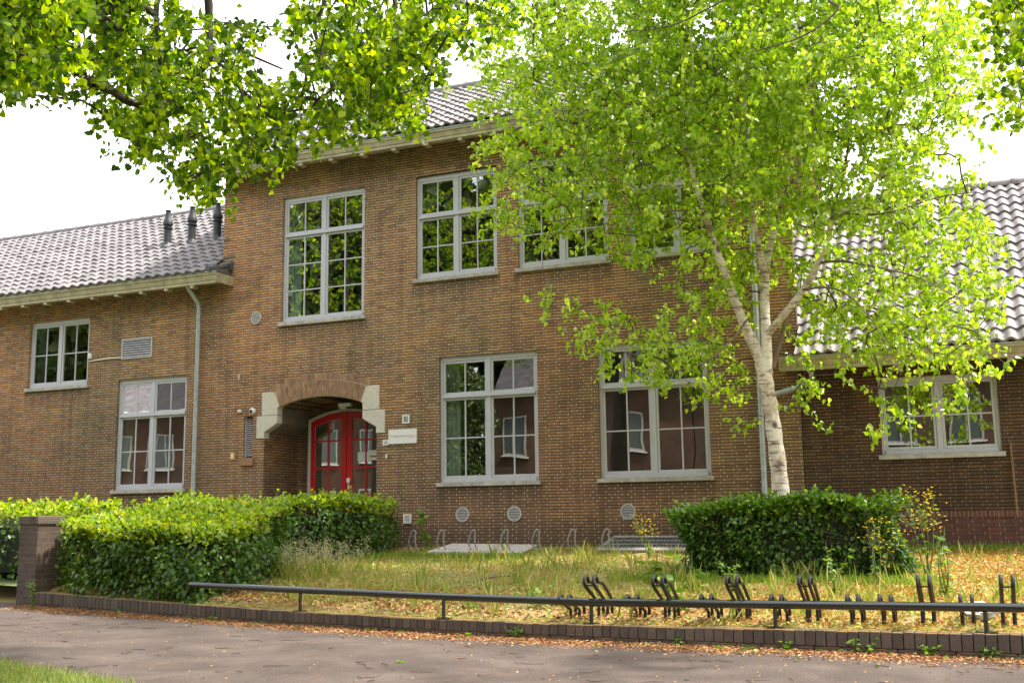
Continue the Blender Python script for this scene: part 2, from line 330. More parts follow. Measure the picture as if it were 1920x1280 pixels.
def leaves(name, P, T, N, size, shape, mat, parent=None, fold=.25, curl=.25, **kw):
    """P base points, T tip directions, N leaf normals (any), size array: one folded leaf each"""
    n = len(P); T = norm(T); B = norm(np.cross(N, T)); N = np.cross(T, B); s = size[:, None]
    f = fold*(.4+1.2*RNG.random((n, 1))); cu = curl*(RNG.random((n, 1))*1.6-.3)
    pts = [P, P+T*s-N*s*cu]
    for (u, w) in OUT[shape]: pts.append(P+T*s*u+B*s*w+N*s*(w*f-cu*u*u))
    for (u, w) in OUT[shape]: pts.append(P+T*s*u-B*s*w+N*s*(w*f-cu*u*u))
    V = np.stack(pts, 1).reshape(-1, 3)
    base = (np.arange(n)*8)[:, None]
    L = np.concatenate([base+np.array([[0, 2, 3, 4, 1]]), base+np.array([[0, 1, 7, 6, 5]])], 1)
    return np_mesh(name, V, L.ravel(), np.full(2*n, 5), mat, parent, **kw)
def rdir(n, z0=-1, z1=1):
    z = z0+(z1-z0)*RNG.random(n); a = RNG.random(n)*2*np.pi; r = np.sqrt(np.maximum(0, 1-z*z)); return np.stack([r*np.cos(a), r*np.sin(a), z], 1)

# ------------------------------------------------------------------ THE SCHOOL BUILDING
XL, XM0, XM1, XR = -25.0, -14.07, -2.49, 6.0
WIN = [  # x0, x1, z0, z1, transom z, lower rows, label
    (-12.60, -10.68, 5.05, 7.64, 6.84, 3, 'tall upper window with four rows of panes'),
    (-9.54, -7.84, 5.64, 7.67, 6.86, 2, 'upper window whose right edge meets the birch leaves'),
    (-7.42, -5.68, 5.64, 7.67, 6.86, 2, None), (-5.30, -3.56, 5.64, 7.67, 6.86, 2, None),
    (-9.05, -7.08, 1.78, 4.11, 3.36, 2, None), (-5.94, -4.00, 1.78, 4.11, 3.36, 2, None),
    (-1.29, .44, 2.03, 3.24, None, 2, None),
    (-16.74, -14.90, 1.80, 4.14, 3.36, 2, None), (-19.34, -17.60, 4.10, 5.59, None, 2, None), (-22.35, -20.50, 4.10, 5.59, None, 2, None)]
school = empty('school_building', (0, 0, 0), label='brown brick school building with grey windows, arched red entrance and tiled roofs', cat='school')
def arc(hw, z0, rise, n=12, x=-11.66):
    r = (hw*hw+rise*rise)/(2*rise); zc = z0+rise-r; a = math.asin(hw/r)
    return [(x+r*math.sin(t), zc+r*math.cos(t)) for t in np.linspace(-a, a, n)]
AX = -11.66
# entrance opening outline (corbelled stone shoulders, shallow arch)
ENT = [(AX+1.28, .80), (AX+1.28, 2.87), (AX+.98, 3.04), (AX+.98, 3.33)] + arc(.93, 3.37, .155)[::-1] + [(AX-.98, 3.33), (AX-.98, 3.04), (AX-1.28, 2.87), (AX-1.28, .80)]
SLIT = [(-13.44, 2.38), (-13.22, 2.38), (-13.22, 3.20), (-13.44, 3.20)]
def wall_piece(outer, holes, depth, mb, y=0.0, back=True):
    loops = [[Vector((x, z, 0)) for x, z in outer]]+[[Vector((x, z, 0)) for x, z in h] for h in holes]
    flat = [p for l in loops for p in l]
    tr = tessellate_polygon(loops)
    mb.add([(p.x, y, p.y) for p in flat], [tuple(t) for t in tr])
    for h in holes:
        n = len(h); mb.add([(x, y, z) for x, z in h]+[(x, y+depth, z) for x, z in h], [(i, (i+1) % n, (i+1) % n+n, i+n) for i in range(n)])
def rect(w): return [(w[0], w[2]), (w[1], w[2]), (w[1], w[3]), (w[0], w[3])]
mb = MB()
# entrance notch is part of the outline so the wall reaches the ground on both sides
outl = [(XL, -.3), (AX-1.28, -.3)] + ENT[::-1] + [(AX+1.28, -.3), (XM1, -.3), (XM1, 8.72), (XM0, 8.72), (XM0, 6.46), (XL, 6.46)]
wall_piece(outl, [rect(w) for w in WIN if w[1] < XM1]+[SLIT], .12, mb)
# main block sides and back, left wing end and back
mb.add([(XM0, 0, 6.05), (XM0, 4.9, 6.05), (XM0, 4.9, 8.9), (XM0, 2.65, 10.4), (XM0, 0, 8.7)], [(0, 1, 2, 3, 4)])
mb.add([(XL, 0, -.3), (XL, 8.6, -.3), (XL, 8.6, 6), (XL, 4.2, 8.9), (XL, 0, 6)], [(0, 1, 2, 3, 4)])
mb.add([(XL, 8.6, -.3), (XM0, 8.6, -.3), (XM0, 8.6, 6.05), (XL, 8.6, 6.05)], [(0, 1, 2, 3)])
mb.add([(XM0, 4.9, -.3), (XM0, 4.9, 8.9), (XM1, 4.9, 8.9), (XM1, 4.9, -.3)], [(0, 3, 2, 1)])
wall = mb.build('wall', M_wall, school)
XS = -3.12
gw = MB(); gw.add([(XM1, 0, -.3), (XM1, .14, -.3), (XM1, .14, 8.72), (XM1, 0, 8.72)], [(0, 1, 2, 3)]); gw.add([(XM1, .14, -.3), (XS, .14, -.3), (XS, .14, 8.72), (XM1, .14, 8.72)], [(0, 1, 2, 3)])
gw.add([(XS, .14, -.3), (XS, 4.9, -.3), (XS, 4.9, 8.9), (XS, 2.65, 10.4), (XS, .14, 8.72)], [(0, 1, 2, 3, 4)]); gw.build('gable_wall', M_wallR, school)  # gable takes the shade-darkened brick so its sunlit side stays dark
mb = MB(); wR = [w for w in WIN if w[0] > XM1][0]
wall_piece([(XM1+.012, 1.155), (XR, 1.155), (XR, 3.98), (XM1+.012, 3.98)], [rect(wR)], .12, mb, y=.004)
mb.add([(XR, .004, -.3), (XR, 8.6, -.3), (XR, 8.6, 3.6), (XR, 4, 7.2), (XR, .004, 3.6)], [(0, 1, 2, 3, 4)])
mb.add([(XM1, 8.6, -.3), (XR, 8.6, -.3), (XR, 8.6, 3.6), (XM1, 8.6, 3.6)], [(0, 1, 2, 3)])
mb.build('wall', M_wallR, school, label='brick wall of the low right wing, its shade painted into the colour')
MB().box(XM1+.012, XR, -.004, .3, -.3, 1.06).build('plinth', M_plinth, school)
MB().box(XM1+.012, XR, -.012, .3, 1.06, 1.155).build('plinth_cap', M_soldier, school, label='row of upright bricks topping the reddish plinth')
MB().box(XM1-.006, XM1+.012, -.002, .1, -.3, 3.6).build('expansion_joint', M_dark, school)
# entrance niche
MN = MB(); yb = 1.15
pl = ENT
n = len(pl)
MN.add([(x, 0.0, z) for x, z in pl]+[(x, yb, z) for x, z in pl], [(i, i+1, i+1+n, i+n) for i in range(n-1) if i not in (1, 2, n-4, n-3)])
MN.add([(x, 0.0, z) for x, z in pl]+[(x, yb, z) for x, z in pl], [(i, i+1, i+1+n, i+n) for i in (1, 2, n-4, n-3)], 1)
# back wall around the door (arched door hole)
DA = arc(.93, 3.16, .20, 12)
door_hole = [(AX+.93, .80)] + DA[::-1] + [(AX-.93, .80)]
mbb = MB(); loops = [[Vector((x, z, 0)) for x, z in ([(AX-1.28, .80), (AX-.93, .8)]+DA+[(AX+.93, .8), (AX+1.28, .8), (AX+1.28, 3.6), (AX-1.28, 3.6)])]]
tr = tessellate_polygon(loops); MN.add([(p.x, yb, p.y) for p in loops[0]], [tuple(t) for t in tr])
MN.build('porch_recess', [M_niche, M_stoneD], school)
MB().box(AX-1.28, AX+1.28, -.25, yb, .5, .80).box(AX-1.5, AX+1.5, -.6, -.25, .4, .66).build('doorstep', M_slab, school, bevel=.01)
# stone blocks beside the arch
for s in (-1, 1):
    q = [(.976, 3.20), (1.345, 3.20), (1.345, 3.665), (1.10, 3.665), (.93, 3.366), (.976, 3.333)]
    lo = [(1.276, 2.745), (1.465, 2.745), (1.465, 3.193), (.976, 3.193), (.976, 3.036), (1.276, 2.866)]
    for pts in (q, lo):
        MB().prism([(AX+s*a, b) for a, b in pts], -.022, .16).build('stone_block', M_stone, school, bevel=.006)
# brick arch ring: real voussoir bricks
ring = MB(); rr_ = (0.93**2+.155**2)/(2*.155); zc = 3.37+.155-rr_; am = math.asin(.93/rr_); NB = 36
for i in range(NB):
    a0 = -am+2*am*i/NB; a1 = -am+2*am*(i+1)/NB; g = (a1-a0)*.11
    for (ra, rb) in ((0, .098), (.104, .21), (.216, .315)) if i % 2 else ((0, .05), (.056, .155), (.161, .262), (.268, .315)):
        k = 1+.55*0
        def pt(a, r):  # ring fans out slightly
            return (AX+(rr_+r)*math.sin(a)*(1+.0*r), zc+(rr_+r)*math.cos(a))
        y = -.014-random.random()*.006
        ring.prism([pt(a0+g, ra), pt(a1-g, ra), pt(a1-g, rb), pt(a0+g, rb)], y, .08)
def vouss():
    t = NT('voussoir'); g = t.n('ShaderNodeNewGeometry'); c = t.coords()
    b = t.ramp(g.outputs['Random Per Island'], [(0, (.20, .105, .06)), (.4, (.30, .165, .09)), (.7, (.26, .14, .085)), (1, (.38, .235, .12))])
    n = t.noise(c, 30, 4, .7); b = t.mix(1.0, b, t.ramp(n, [(.25, (.7, .7, .7)), (.75, (1.25, 1.25, 1.25))]), 'MULTIPLY')
    t.pbr(b, .85, t.bump(n, .004, .6)); MATS['voussoir'] = t.m; return t.m
ring.build('arch_ring', vouss(), school)
MB().prism([(AX+x, z) for x, z in [(-1.11, 3.66), (-.95, 3.36)]]+arc(.93, 3.365, .155)+[(AX+.95, 3.36), (AX+1.11, 3.66)]+[(AX+(rr_+.33)*math.sin(t), zc+(rr_+.33)*math.cos(t)) for t in np.linspace(am*1.05, -am*1.05, 12)], -.006, .07).build('arch_mortar', paint('mortar', (.52, .45, .34), .9), school)
MB().box(AX-1.14, AX+1.14, -.004, .05, 3.70, 3.828).box(AX-.80, AX+.80, -.004, .05, 3.828, 3.90).box(AX-.44, AX+.44, -.004, .05, 3.90, 3.96).build('relieving_mortar', MATS['mortar'], school)
so = MB()
for i in range(42):
    x = AX-1.14+i*.0545; hz = zc+math.sqrt((rr_+.325)**2-(x-AX)**2)
    ax = abs(x+.025-AX); top = 3.965 if ax < .42 else (3.905 if ax < .80 else 3.835)
    if top-hz > .012: so.box(x, x+.0435, -.012-random.random()*.004, .05, hz, top)
so.build('relieving_course', MATS['voussoir'], school)
# door
door = empty('door_tmp'); bpy.data.objects.remove(door)
df = MB(); dY = 1.02
def archband(mb, hw0, z0, ri0, hw1, z1, ri1, zb, y0, y1):
    o = arc(hw0, z0, ri0, 16); i_ = arc(hw1, z1, ri1, 16)
    for k in range(15): mb.prism([o[k], o[k+1], i_[k+1], i_[k]], y0, y1)
    mb.prism([(AX-hw0, zb), (AX-hw1, zb), i_[0], o[0]], y0, y1); mb.prism([(AX+hw1, zb), (AX+hw0, zb), o[-1], i_[-1]], y0, y1)
archband(df, .93, 3.16, .20, .86, 3.12, .19, .80, dY, dY+.12)
dfr = df.build('door_frame', M_grey, school)
def door_leaf(s):
    mb = MB(); a = arc(.855, 3.115, .188, 25)
    def topz(x): 
        r = (.855**2+.188**2)/(2*.188); return 3.115+.188-r+math.sqrt(r*r-(x)**2)
    x0, x1 = .006, .855; st, en = .10, .09
    xs = np.linspace(x0, x1, 9)
    for k in range(8):
        xa, xb = xs[k], xs[k+1]
        mb.prism([(AX+s*xa, topz(xa)-.13), (AX+s*xb, topz(xb)-.13), (AX+s*xb, topz(xb)), (AX+s*xa, topz(xa))], dY, dY+.05)
    mb.box(*sorted((AX+s*x0, AX+s*(x0+.115))), dY-.002, dY+.05, .82, topz(.05)-.1)
    mb.box(*sorted((AX+s*(x1-en), AX+s*x1)), dY-.002, dY+.05, .82, topz(x1)-.0)
    mb.box(*sorted((AX+s*(x0+.115), AX+s*(x1-en))), dY, dY+.05, .82, 1.06)
    mid = (x0+.115+x1-en)/2
    mb.box(*sorted((AX+s*(mid-.017), AX+s*(mid+.017))), dY+.004, dY+.046, 1.06, topz(mid)-.1)
    for z in (1.62, 2.17, 2.72): mb.box(*sorted((AX+s*(x0+.115), AX+s*(x1-en))), dY+.006, dY+.044, z-.016, z+.016)
    d = mb.build('door', M_red, school, label='red arched door leaf with small panes')
    p = MB(); pts = [(AX+s*(x0+.1), 1.04), (AX+s*(x1-.08), 1.04), (AX+s*(x1-.08), topz(x1-.1)-.1), (AX+s*mid, topz(mid)-.1), (AX+s*(x0+.1), topz(.13)-.1)]
    p.add([(x, dY+.025, z) for x, z in pts], [tuple(range(5))]); p.build('pane', M_glass, d)
    return d
dl, dr = door_leaf(-1), door_leaf(1)
MB().box(AX+.035, AX+.075, dY-.012, dY-.002, 1.66, 1.96).box(AX+.04, AX+.07, dY-.06, dY-.012, 1.90, 1.93).box(AX+.04, AX+.12, dY-.07, dY-.05, 1.86, 1.95).build('handle', M_white, dr, bevel=.004)
MB().box(AX+.25, AX+.56, dY+.012, dY+.022, 2.28, 2.47).build('notice', M_white, dr)
MB().box(AX+.5, AX+.80, dY+.010, dY+.020, 2.30, 2.50).build('notice', M_white, dr)
MB().box(AX+.53, AX+.77, dY+.006, dY+.0095, 2.36, 2.39).build('notice_band', M_red, dr)
# lobby behind the door
def room(x0, x1, z0, z1, y0, d, nm, parent):
    mb = MB(); mb.add([(x0, y0, z0), (x1, y0, z0), (x1, y0+d, z0), (x0, y0+d, z0), (x0, y0, z1), (x1, y0, z1), (x1, y0+d, z1), (x0, y0+d, z1)],
                      [(0, 1, 2, 3), (4, 7, 6, 5), (1, 5, 6, 2), (2, 6, 7, 3), (3, 7, 4, 0)])
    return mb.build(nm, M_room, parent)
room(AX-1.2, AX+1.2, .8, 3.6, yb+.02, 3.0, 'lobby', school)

def window(w, idx):
    x0, x1, z0, z1, tz, rows, lab = w; xm = (x0+x1)/2; Y = .055 if idx != 6 else .06; fr = .055
    mb = MB()
    mb.box(x0, x0+fr, Y, Y+.07, z0, z1).box(x1-fr, x1, Y, Y+.07, z0, z1)
    mb.box(x0+fr, x1-fr, Y, Y+.07, z1-.09, z1).box(x0+fr, x1-fr, Y-.02, Y+.07, z0, z0+.07)
    mb.box(xm-.04, xm+.04, Y-.004, Y+.07, z0+.07, z1-.09)
    zones = [(z0+.07, z1-.09, rows)]
    if tz:
        mb.box(x0+fr, x1-fr, Y-.03, Y+.066, tz-.028, tz+.028); zones = [(z0+.07, tz-.028, rows), (tz+.028, z1-.09, 1)]
    win = mb.build('window', M_frame, school, bevel=.005)
    for a, b, rws in zones:
        for xa, xb in ((x0+fr, xm-.04), (xm+.04, x1-fr)):
            s = MB(); sw = .042; y = Y+.012
            s.box(xa+.003, xa+sw, y, y+.045, a+.003, b-.003).box(xb-sw, xb-.003, y, y+.045, a+.003, b-.003)
            s.box(xa+sw, xb-sw, y, y+.045, a+.003, a+sw+.008).box(xa+sw, xb-sw, y, y+.045, b-sw, b-.003)
            m_ = (xa+xb)/2; s.box(m_-.012, m_+.012, y+.006, y+.04, a+sw, b-sw)
            for k in range(1, rws):
                zz = a+sw+(b-a-2*sw)*k/rws; s.box(xa+sw, xb-sw, y+.008, y+.038, zz-.012, zz+.012)
            sash = s.build('sash', M_frame, win, bevel=.003)
            tilt = (random.random()-.5)*.007
            MB().add([(xa+sw, y+.022+tilt, a+sw), (xb-sw, y+.022-tilt, a+sw), (xb-sw, y+.022-tilt, b-sw), (xa+sw, y+.022+tilt, b-sw)], [(0, 1, 2, 3)]).build('pane', M_glass, win)
    MB().box(x0-.05, x1+.04, -.055, Y+.02, z0-.075, z0-.002).build('sill', M_sill, win, bevel=.006)
    if idx == 6: pass
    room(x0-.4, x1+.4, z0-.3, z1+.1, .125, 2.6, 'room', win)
    if idx in (0, 8, 4, 7):
        cu = MB(); xs = np.linspace(x0+.05, x0+.36, 22); zt = z1-.1
        cu.add([(x, .2+.03*math.sin(i*1.7), z) for z in (z0, zt) for i, x in enumerate(xs)], [(i, i+1, i+23, i+22) for i in range(21)]); cu.build('curtain', M_curt, win)
for i, w in enumerate(WIN): window(w, i)
# slit opening with louvre slats
sl = MB()
for k in range(19): z = 2.42+k*.0405; sl.add([(-13.42, .055, z), (-13.24, .055, z), (-13.24, .085, z+.022), (-13.42, .085, z+.022), (-13.42, .05, z-.004), (-13.24, .05, z-.004)], [(0, 1, 2, 3), (4, 5, 1, 0)])
sl.box(-13.44, -13.425, .045, .1, 2.38, 3.2).box(-13.235, -13.22, .045, .1, 2.38, 3.2).build('louvre', M_grey, school)
MB().box(-13.46, -13.20, .12, .13, 2.36, 3.22).build('louvre_backing', M_dark, school)
MB().box(-13.47, -13.19, -.05, .05, 2.22, 2.375).build('slit_sill', MATS['voussoir'], school)
# vents
def roundvent(x, z, r):
    n = 28; mb = MB(); ring_ = []
    for i in range(n):
        a0, a1 = 2*math.pi*i/n, 2*math.pi*(i+1)/n
        mb.prism([(x+r*math.cos(a0), z+r*math.sin(a0)), (x+r*math.cos(a1), z+r*math.sin(a1)), (x+r*.86*math.cos(a1), z+r*.86*math.sin(a1)), (x+r*.86*math.cos(a0), z+r*.86*math.sin(a0))], -.022, 0)
    k = 8
    for i in range(k):
        zz = -r*.82+(i+.5)*r*1.64/k; hw = math.sqrt(max(0, (r*.87)**2-zz**2)); mb.box(x-hw, x+hw, -.016, -.010, z+zz-.009, z+zz+.006)
    o = mb.build('vent_grille', M_grey, school)
    b = MB(); b.add([(x+r*.87*math.cos(2*math.pi*i/n), -.004, z+r*.87*math.sin(2*math.pi*i/n)) for i in range(n)], [tuple(range(n))]); b.build('vent_backing', M_dark, o)
for x, z, r in ((-13.2, 5.20, .125), (-8.58, 1.20, .135), (-7.56, 1.20, .135), (-5.46, 1.21, .135), (-4.46, 1.21, .135)): roundvent(x, z, r)
def rectvent(x0, x1, z0, z1, k, mat=M_grey, nm='vent_grille'):
    mb = MB(); t_ = .025
    mb.box(x0, x1, -.03, 0, z1-t_, z1).box(x0, x1, -.03, 0, z0, z0+t_).box(x0, x0+t_, -.03, 0, z0+t_, z1-t_).box(x1-t_, x1, -.03, 0, z0+t_, z1-t_)
    for i in range(k):
        z = z0+t_+(i+.3)*(z1-z0-2*t_)/k; h = (z1-z0-2*t_)/k
        mb.add([(x0+t_, -.028, z), (x1-t_, -.028, z), (x1-t_, -.006, z+h*.62), (x0+t_, -.006, z+h*.62)], [(0, 1, 2, 3)])
    o = mb.build(nm, mat, school); MB().add([(x0+t_, -.003, z0+t_), (x1-t_, -.003, z0+t_), (x1-t_, -.003, z1-t_), (x0+t_, -.003, z1-t_)], [(0, 1, 2, 3)]).build('vent_backing', M_dark if mat is M_grey else M_galv, o)
rectvent(-16.66, -15.84, 4.58, 5.02, 8); rectvent(-9.79, -9.63, 1.05, 1.22, 4, M_white); rectvent(-9.815, -9.665, 2.90, 3.06, 6, M_white)
MB().tube([(-17.56, -.02, 4.60), (-17.0, -.02, 4.63), (-16.68, -.02, 4.62)], .014, 6).build('cable_duct', M_white, school)

# roofs ----------------------------------------------------------
def tile_roof(x0, x1, Ye, ze, Yr, zr, tw, rowlen, mat, name='roof', amp=.034, label=None):
    L = math.hypot(Yr-Ye, zr-ze); rows = max(1, round(L/rowlen)); e = L/rows
    dy, dz = (Yr-Ye)/L, (zr-ze)/L; ny, nz = -dz, dy
    if ny > 0 and Yr > Ye: pass
    if nz < 0: ny, nz = -ny, -nz
    per = 8; nx = int(abs(x1-x0)/tw*per); xs = np.linspace(x0, x1, nx+1)
    ph = (xs/tw) % 1.0
    prof = np.where(ph < .62, np.sin(ph/.62*np.pi), -.55*np.sin((ph-.62)/.38*np.pi))*amp
    V = []; F = []
    for r in range(rows):
        jit = (RNG.random(nx+1)*0+RNG.random())*.004
        cellj = RNG.normal(0, .0035, int(nx/per)+3); cj = cellj[(np.floor(xs/tw)-math.floor(min(x0, x1)/tw)).astype(int)]
        s0, s1 = r*e-.02, (r+1)*e+.03
        for (s, lift) in ((s0, .0), (s0, .046), (s1, .006)):
            pr = prof*(1.0 if lift > .003 else 1.0)+lift+jit+cj
            V.append(np.stack([xs, Ye+dy*s+ny*pr, ze+dz*s+nz*pr], 1))
        b = r*3*(nx+1)
        for q in range(2):
            a = b+q*(nx+1)+np.arange(nx); F.append(np.stack([a, a+1, a+nx+2, a+nx+1], 1))
    V = np.concatenate(V); F = np.concatenate(F)
    o = np_mesh(name, V, F.ravel(), np.full(len(F), 4), mat, school, label=label)
    o.data.polygons.foreach_set('use_smooth', [True]*len(F)); o.data.set_sharp_from_angle(angle=R(50))
    return o
def ridge(x0, x1, Y, z, mat, parent):
    mb = MB(); L = .38; x = x0
    while x < x1-.01:
        xe = min(x+L+.03, x1); n = 8; vs = []
        for xx, r in ((x, .115), (x+.05, .118), (x+.052, .104), (xe, .098)):
            for k in range(n+1):
                a = math.pi*(-.12+1.24*k/n); vs.append((xx, Y+r*math.cos(a), z-.02+r*math.sin(a)))
        mb.add(vs, [(i*(n+1)+k, i*(n+1)+k+1, (i+1)*(n+1)+k+1, (i+1)*(n+1)+k) for i in range(3) for k in range(n)]); x += L
    mb.build('ridge_cap', mat, parent, smooth=True)
r1 = tile_roof(XM0-.18, XM1+.15, -.62, 8.36, 2.65, 8.36+.655*3.27, .205, .262, M_tile, label='pinkish grey tiled roof of the tall middle block')
tile_roof(XM1+.15, XM0-.18, 5.2, 8.8, 2.65, 8.36+.655*3.27, .205, .30, M_tile, label='rear slope of the middle roof')
ridge(XM0-.18, XM1+.15, 2.65, 8.40+.655*3.27, M_tile, r1)
r2 = tile_roof(XL-.2, XM0-.01, -.60, 6.13, 4.0, 9.02, .255, .32, M_tile, amp=.032, label='pantiled roof of the left wing')
tile_roof(XL-.2, XM0-.01, 8.7, 6.13, 4.0, 9.02, .255, .32, M_tile, amp=.032, label='rear slope of the left wing roof')
ridge(XL-.2, XM0-.01, 4.0, 9.05, M_tile, r2)
r3 = tile_roof(XM1+.02, XR+.2, -.58, 3.62, 4.0, 7.24, .20, .33, M_tileR, amp=.034, label='wavy grey tiled roof of the right wing')
tile_roof(XS+.02, XM1+.02, .16, 3.62+.7904*.74, 4.0, 7.24, .20, .33, M_tileR, amp=.030, label='tiles tucked behind the corner of the middle block')
tile_roof(XS+.02, XR+.2, 8.7, 3.62, 4.0, 7.24, .20, .33, M_tileR, amp=.034, label='rear slope of the right wing roof')
ridge(XS+.02, XR+.2, 4.0, 7.27, M_tileR, r3)
M_soff = paint('soffit_board', (.10, .075, .05), .8)
def eave(x0, x1, Y, zb, zt, sp, wallz, x_off=.3):
    mb = MB(); h = zt-zb
    prof = [(Y+.03, zb), (Y+.03, zb+h*.25), (Y+.015, zb+h*.3), (Y-.01, zb+h*.72), (Y-.03, zb+h*.78), (Y-.03, zt), (Y+.17, zt), (Y+.17, zb+.0)]
    n = len(prof); mb.add([(x, y, z) for x in (x0, x1) for y, z in prof], [tuple(range(n)), tuple(range(2*n-1, n-1, -1))]+[(i, (i+1) % n, (i+1) % n+n, i+n) for i in range(n)])
    g = mb.build('gutter', M_gutter, school)
    MB().box(x0-.01, x1+.01, Y-.045, Y-.012, zt, zt+.018).build('gutter_rim', M_zinc, g)
    MB().add([(x0, Y+.17, zb+.10), (x1, Y+.17, zb+.10), (x1, -.004, zt+.16), (x0, -.004, zt+.16)], [(0, 1, 2, 3)]).build('soffit', M_soff, school)
    MB().box(x0-.012, x0, Y-.02, -.003, zb+.01, zt-.005).build('eave_end_board', M_gutter, school)
    MB().box(x1, x1+.012, Y-.02, -.003, zb+.01, zt-.005).build('eave_end_board', M_gutter, school)
    k = int((x1-x0)/sp)
    for i in range(k+1):
        x = x0+x_off+i*sp
        if x < x1: MB().box(x-.045, x+.045, Y+.04, Y+.20, zb-.055, zb-.002).build('eave_bracket', M_gutter, school)
eave(XM0-.22, XM1+.2, -.58, 8.13, 8.325, .70, 8.4, .35)
eave(XL-.2, -13.80, -.56, 5.90, 6.115, .66, 6.0, .2)
eave(XM1-.22, XR+.2, -.55, 3.385, 3.585, .80, 3.6, .95)
# lead step and dark verge tile where the left wing roof meets the tall block
MB().box(-14.05, -13.80, -.60, -.02, 6.125, 6.15).box(XM0-.004, XM0+.004, .0, .1, 6.1, 6.2).build('lead_flashing', M_lead, school)
vt = MB(); vt.tube([(-13.94, -.66, 6.17), (-13.90, -.3, 6.27), (-13.88, -.05, 6.38)], .062, 10); vt.box(-13.98, -13.80, -.10, -.006, 6.25, 6.44); vt.build('verge_tile', M_lead, school, smooth=True)
MB().box(-14.02, -13.86, -.5, -.02, 6.15, 6.30).build('roof_filler', M_tile, school)
st_ = MB()
for k in range(4): yy = .3+k*.0
MB().box(-14.06, -13.9, -.012, -.003, 6.9, 6.93).build('step_flashing', M_lead, school); MB().box(-14.06, -13.75, -.012, -.003, 6.52, 6.55).build('step_flashing', M_lead, school)
def flue(X, Y, zb, zt):
    mb = MB()
    mb.lathe((X, Y, 0), [(.17, zb-.12), (.14, zb+.08), (.095, zb+.14), (.09, zb+.17), (.088, zt-.44), (.115, zt-.43), (.115, zt-.40), (.09, zt-.39), (.09, zt-.36), (.118, zt-.34), (.118, zt-.30), (.105, zt-.24), (.075, zt-.17), (.06, zt-.04), (.06, zt-.03), (.02, zt-.025), (.02, zt-.005), (.075, zt-.004), (.075, zt+.01), (.01, zt+.02)], 16)
    mb.build('flue_pipe', M_flue, school, smooth=True)
for X in (-16.85, -16.15, -15.43): flue(X, 1.5, 7.36, 8.28)
# downpipes
def pipe(pts, r, nm='downpipe', cl=()):
    o = MB().tube(pts, r, 12).build(nm, M_zinc, school, smooth=True)
    for z in cl: MB().lathe((pts[-1][0], pts[-1][1], z), [(r+.004, 0), (r+.012, .004), (r+.012, .022), (r+.004, .026)], 14).box(pts[-1][0]-.01, pts[-1][0]+.01, pts[-1][1], -.0, z, z+.02).build('pipe_clamp', M_zinc, o)
pipe([(-14.62, -.42, 5.92), (-14.60, -.40, 5.86), (-14.585, -.13, 5.62), (-14.585, -.085, 5.50), (-14.585, -.085, .45)], .046, cl=(1.9, 2.9, 3.9, 5.0))
pipe([(-3.12, -.42, 8.12), (-3.12, -.38, 8.05), (-3.12, -.12, 7.8), (-3.12, -.09, 7.7), (-3.12, -.09, .5)], .046, cl=(2.1, 3.6, 5.2))
pipe([(-2.25, -.40, 3.38), (-2.25, -.34, 3.24), (-2.55, -.14, 3.14), (-3.08, -.10, 3.02)], .045, 'downpipe')

# things fixed to the wall ---------------------------------------
def text(body, size, loc, mat, parent, name='lettering'):
    cu = bpy.data.curves.new('txt', 'FONT'); cu.body = body; cu.size = size; cu.extrude = .0012; cu.align_x = 'CENTER'; cu.align_y = 'CENTER'
    ob = bpy.data.objects.new('tmp_text', cu); COL.objects.link(ob); dg = bpy.context.evaluated_depsgraph_get(); dg.update()
    me = bpy.data.meshes.new_from_object(ob.evaluated_get(dg)); bpy.data.objects.remove(ob); me.materials.clear()
    o = link(name, me, mat, parent); o.location = loc; o.rotation_euler = (R(90), 0, 0); return o
sg = empty('school_sign', (-9.81, -.02, 2.66), label='white rectangular sign with pale lettering beside the entrance', cat='sign')
MB().box(-.30, .30, -.012, .018, -.135, .135).build('board', M_white, sg, bevel=.003)
text('ranje Nassau School', .056, (.035, -.0135, .012), paint('pale_red_ink', (.62, .28, .26), .6), sg)
text('O', .085, (-.245, -.0135, .012), paint('orange_ink', (.75, .32, .06), .6), sg)
MB().box(.13, .26, -.0135, -.0125, -.022, -.018).build('underline', paint('pale_red_ink', (.6, .3, .3)), sg)
nb = empty('house_number_plate', (-10.18, -.012, 2.56), label='small white number plate 10 left of the school sign', cat='number plate')
MB().box(-.06, .06, -.006, .012, -.05, .05).build('plate', M_white, nb, bevel=.002)
text('10', .085, (0, -.0075, -.002), paint('black_ink', (.03, .035, .05)), nb)
cam_ = empty('security_camera', (-13.20, -.06, 3.30), label='white dome security camera on the wall left of the entrance arch', cat='camera')
MB().lathe((0, 0, 0), [(.05, -.06), (.062, -.03), (.064, .01), (.05, .04), (.02, .055)], 18, axis='y').build('housing', M_white, cam_, smooth=True)
MB().lathe((.0, -.045, -.005), [(.034, -.02), (.034, .01), (.02, .028), (.004, .033)], 14, axis='y').build('lens', paint('black_lens', (.01, .01, .015), .1), cam_, smooth=True)
al = MB().lathe((0, 0, 0), [(.035, -.03), (.042, -.01), (.042, .015), (.028, .04), (.004, .05)], 16, axis='y').build('wall_lamp', paint('cream_plastic', (.66, .62, .48), .4), smooth=True, label='small round cream lamp on the wall left of the dome camera', cat='lamp'); al.location = (-13.53, -.03, 3.31)
a2 = MB().lathe((0, 0, 0), [(.04, -.05), (.05, -.02), (.05, .02), (.045, .05), (.02, .075), (.003, .08)], 14).build('motion_sensor', M_white, smooth=True, label='small white sensor dome at the lower right of the left upper window', cat='sensor'); a2.location = (-17.52, -.04, 4.70)
ks = empty('key_box', (-13.68, -.02, 2.42), label='small pale orange box on the wall left of the slit window', cat='box')
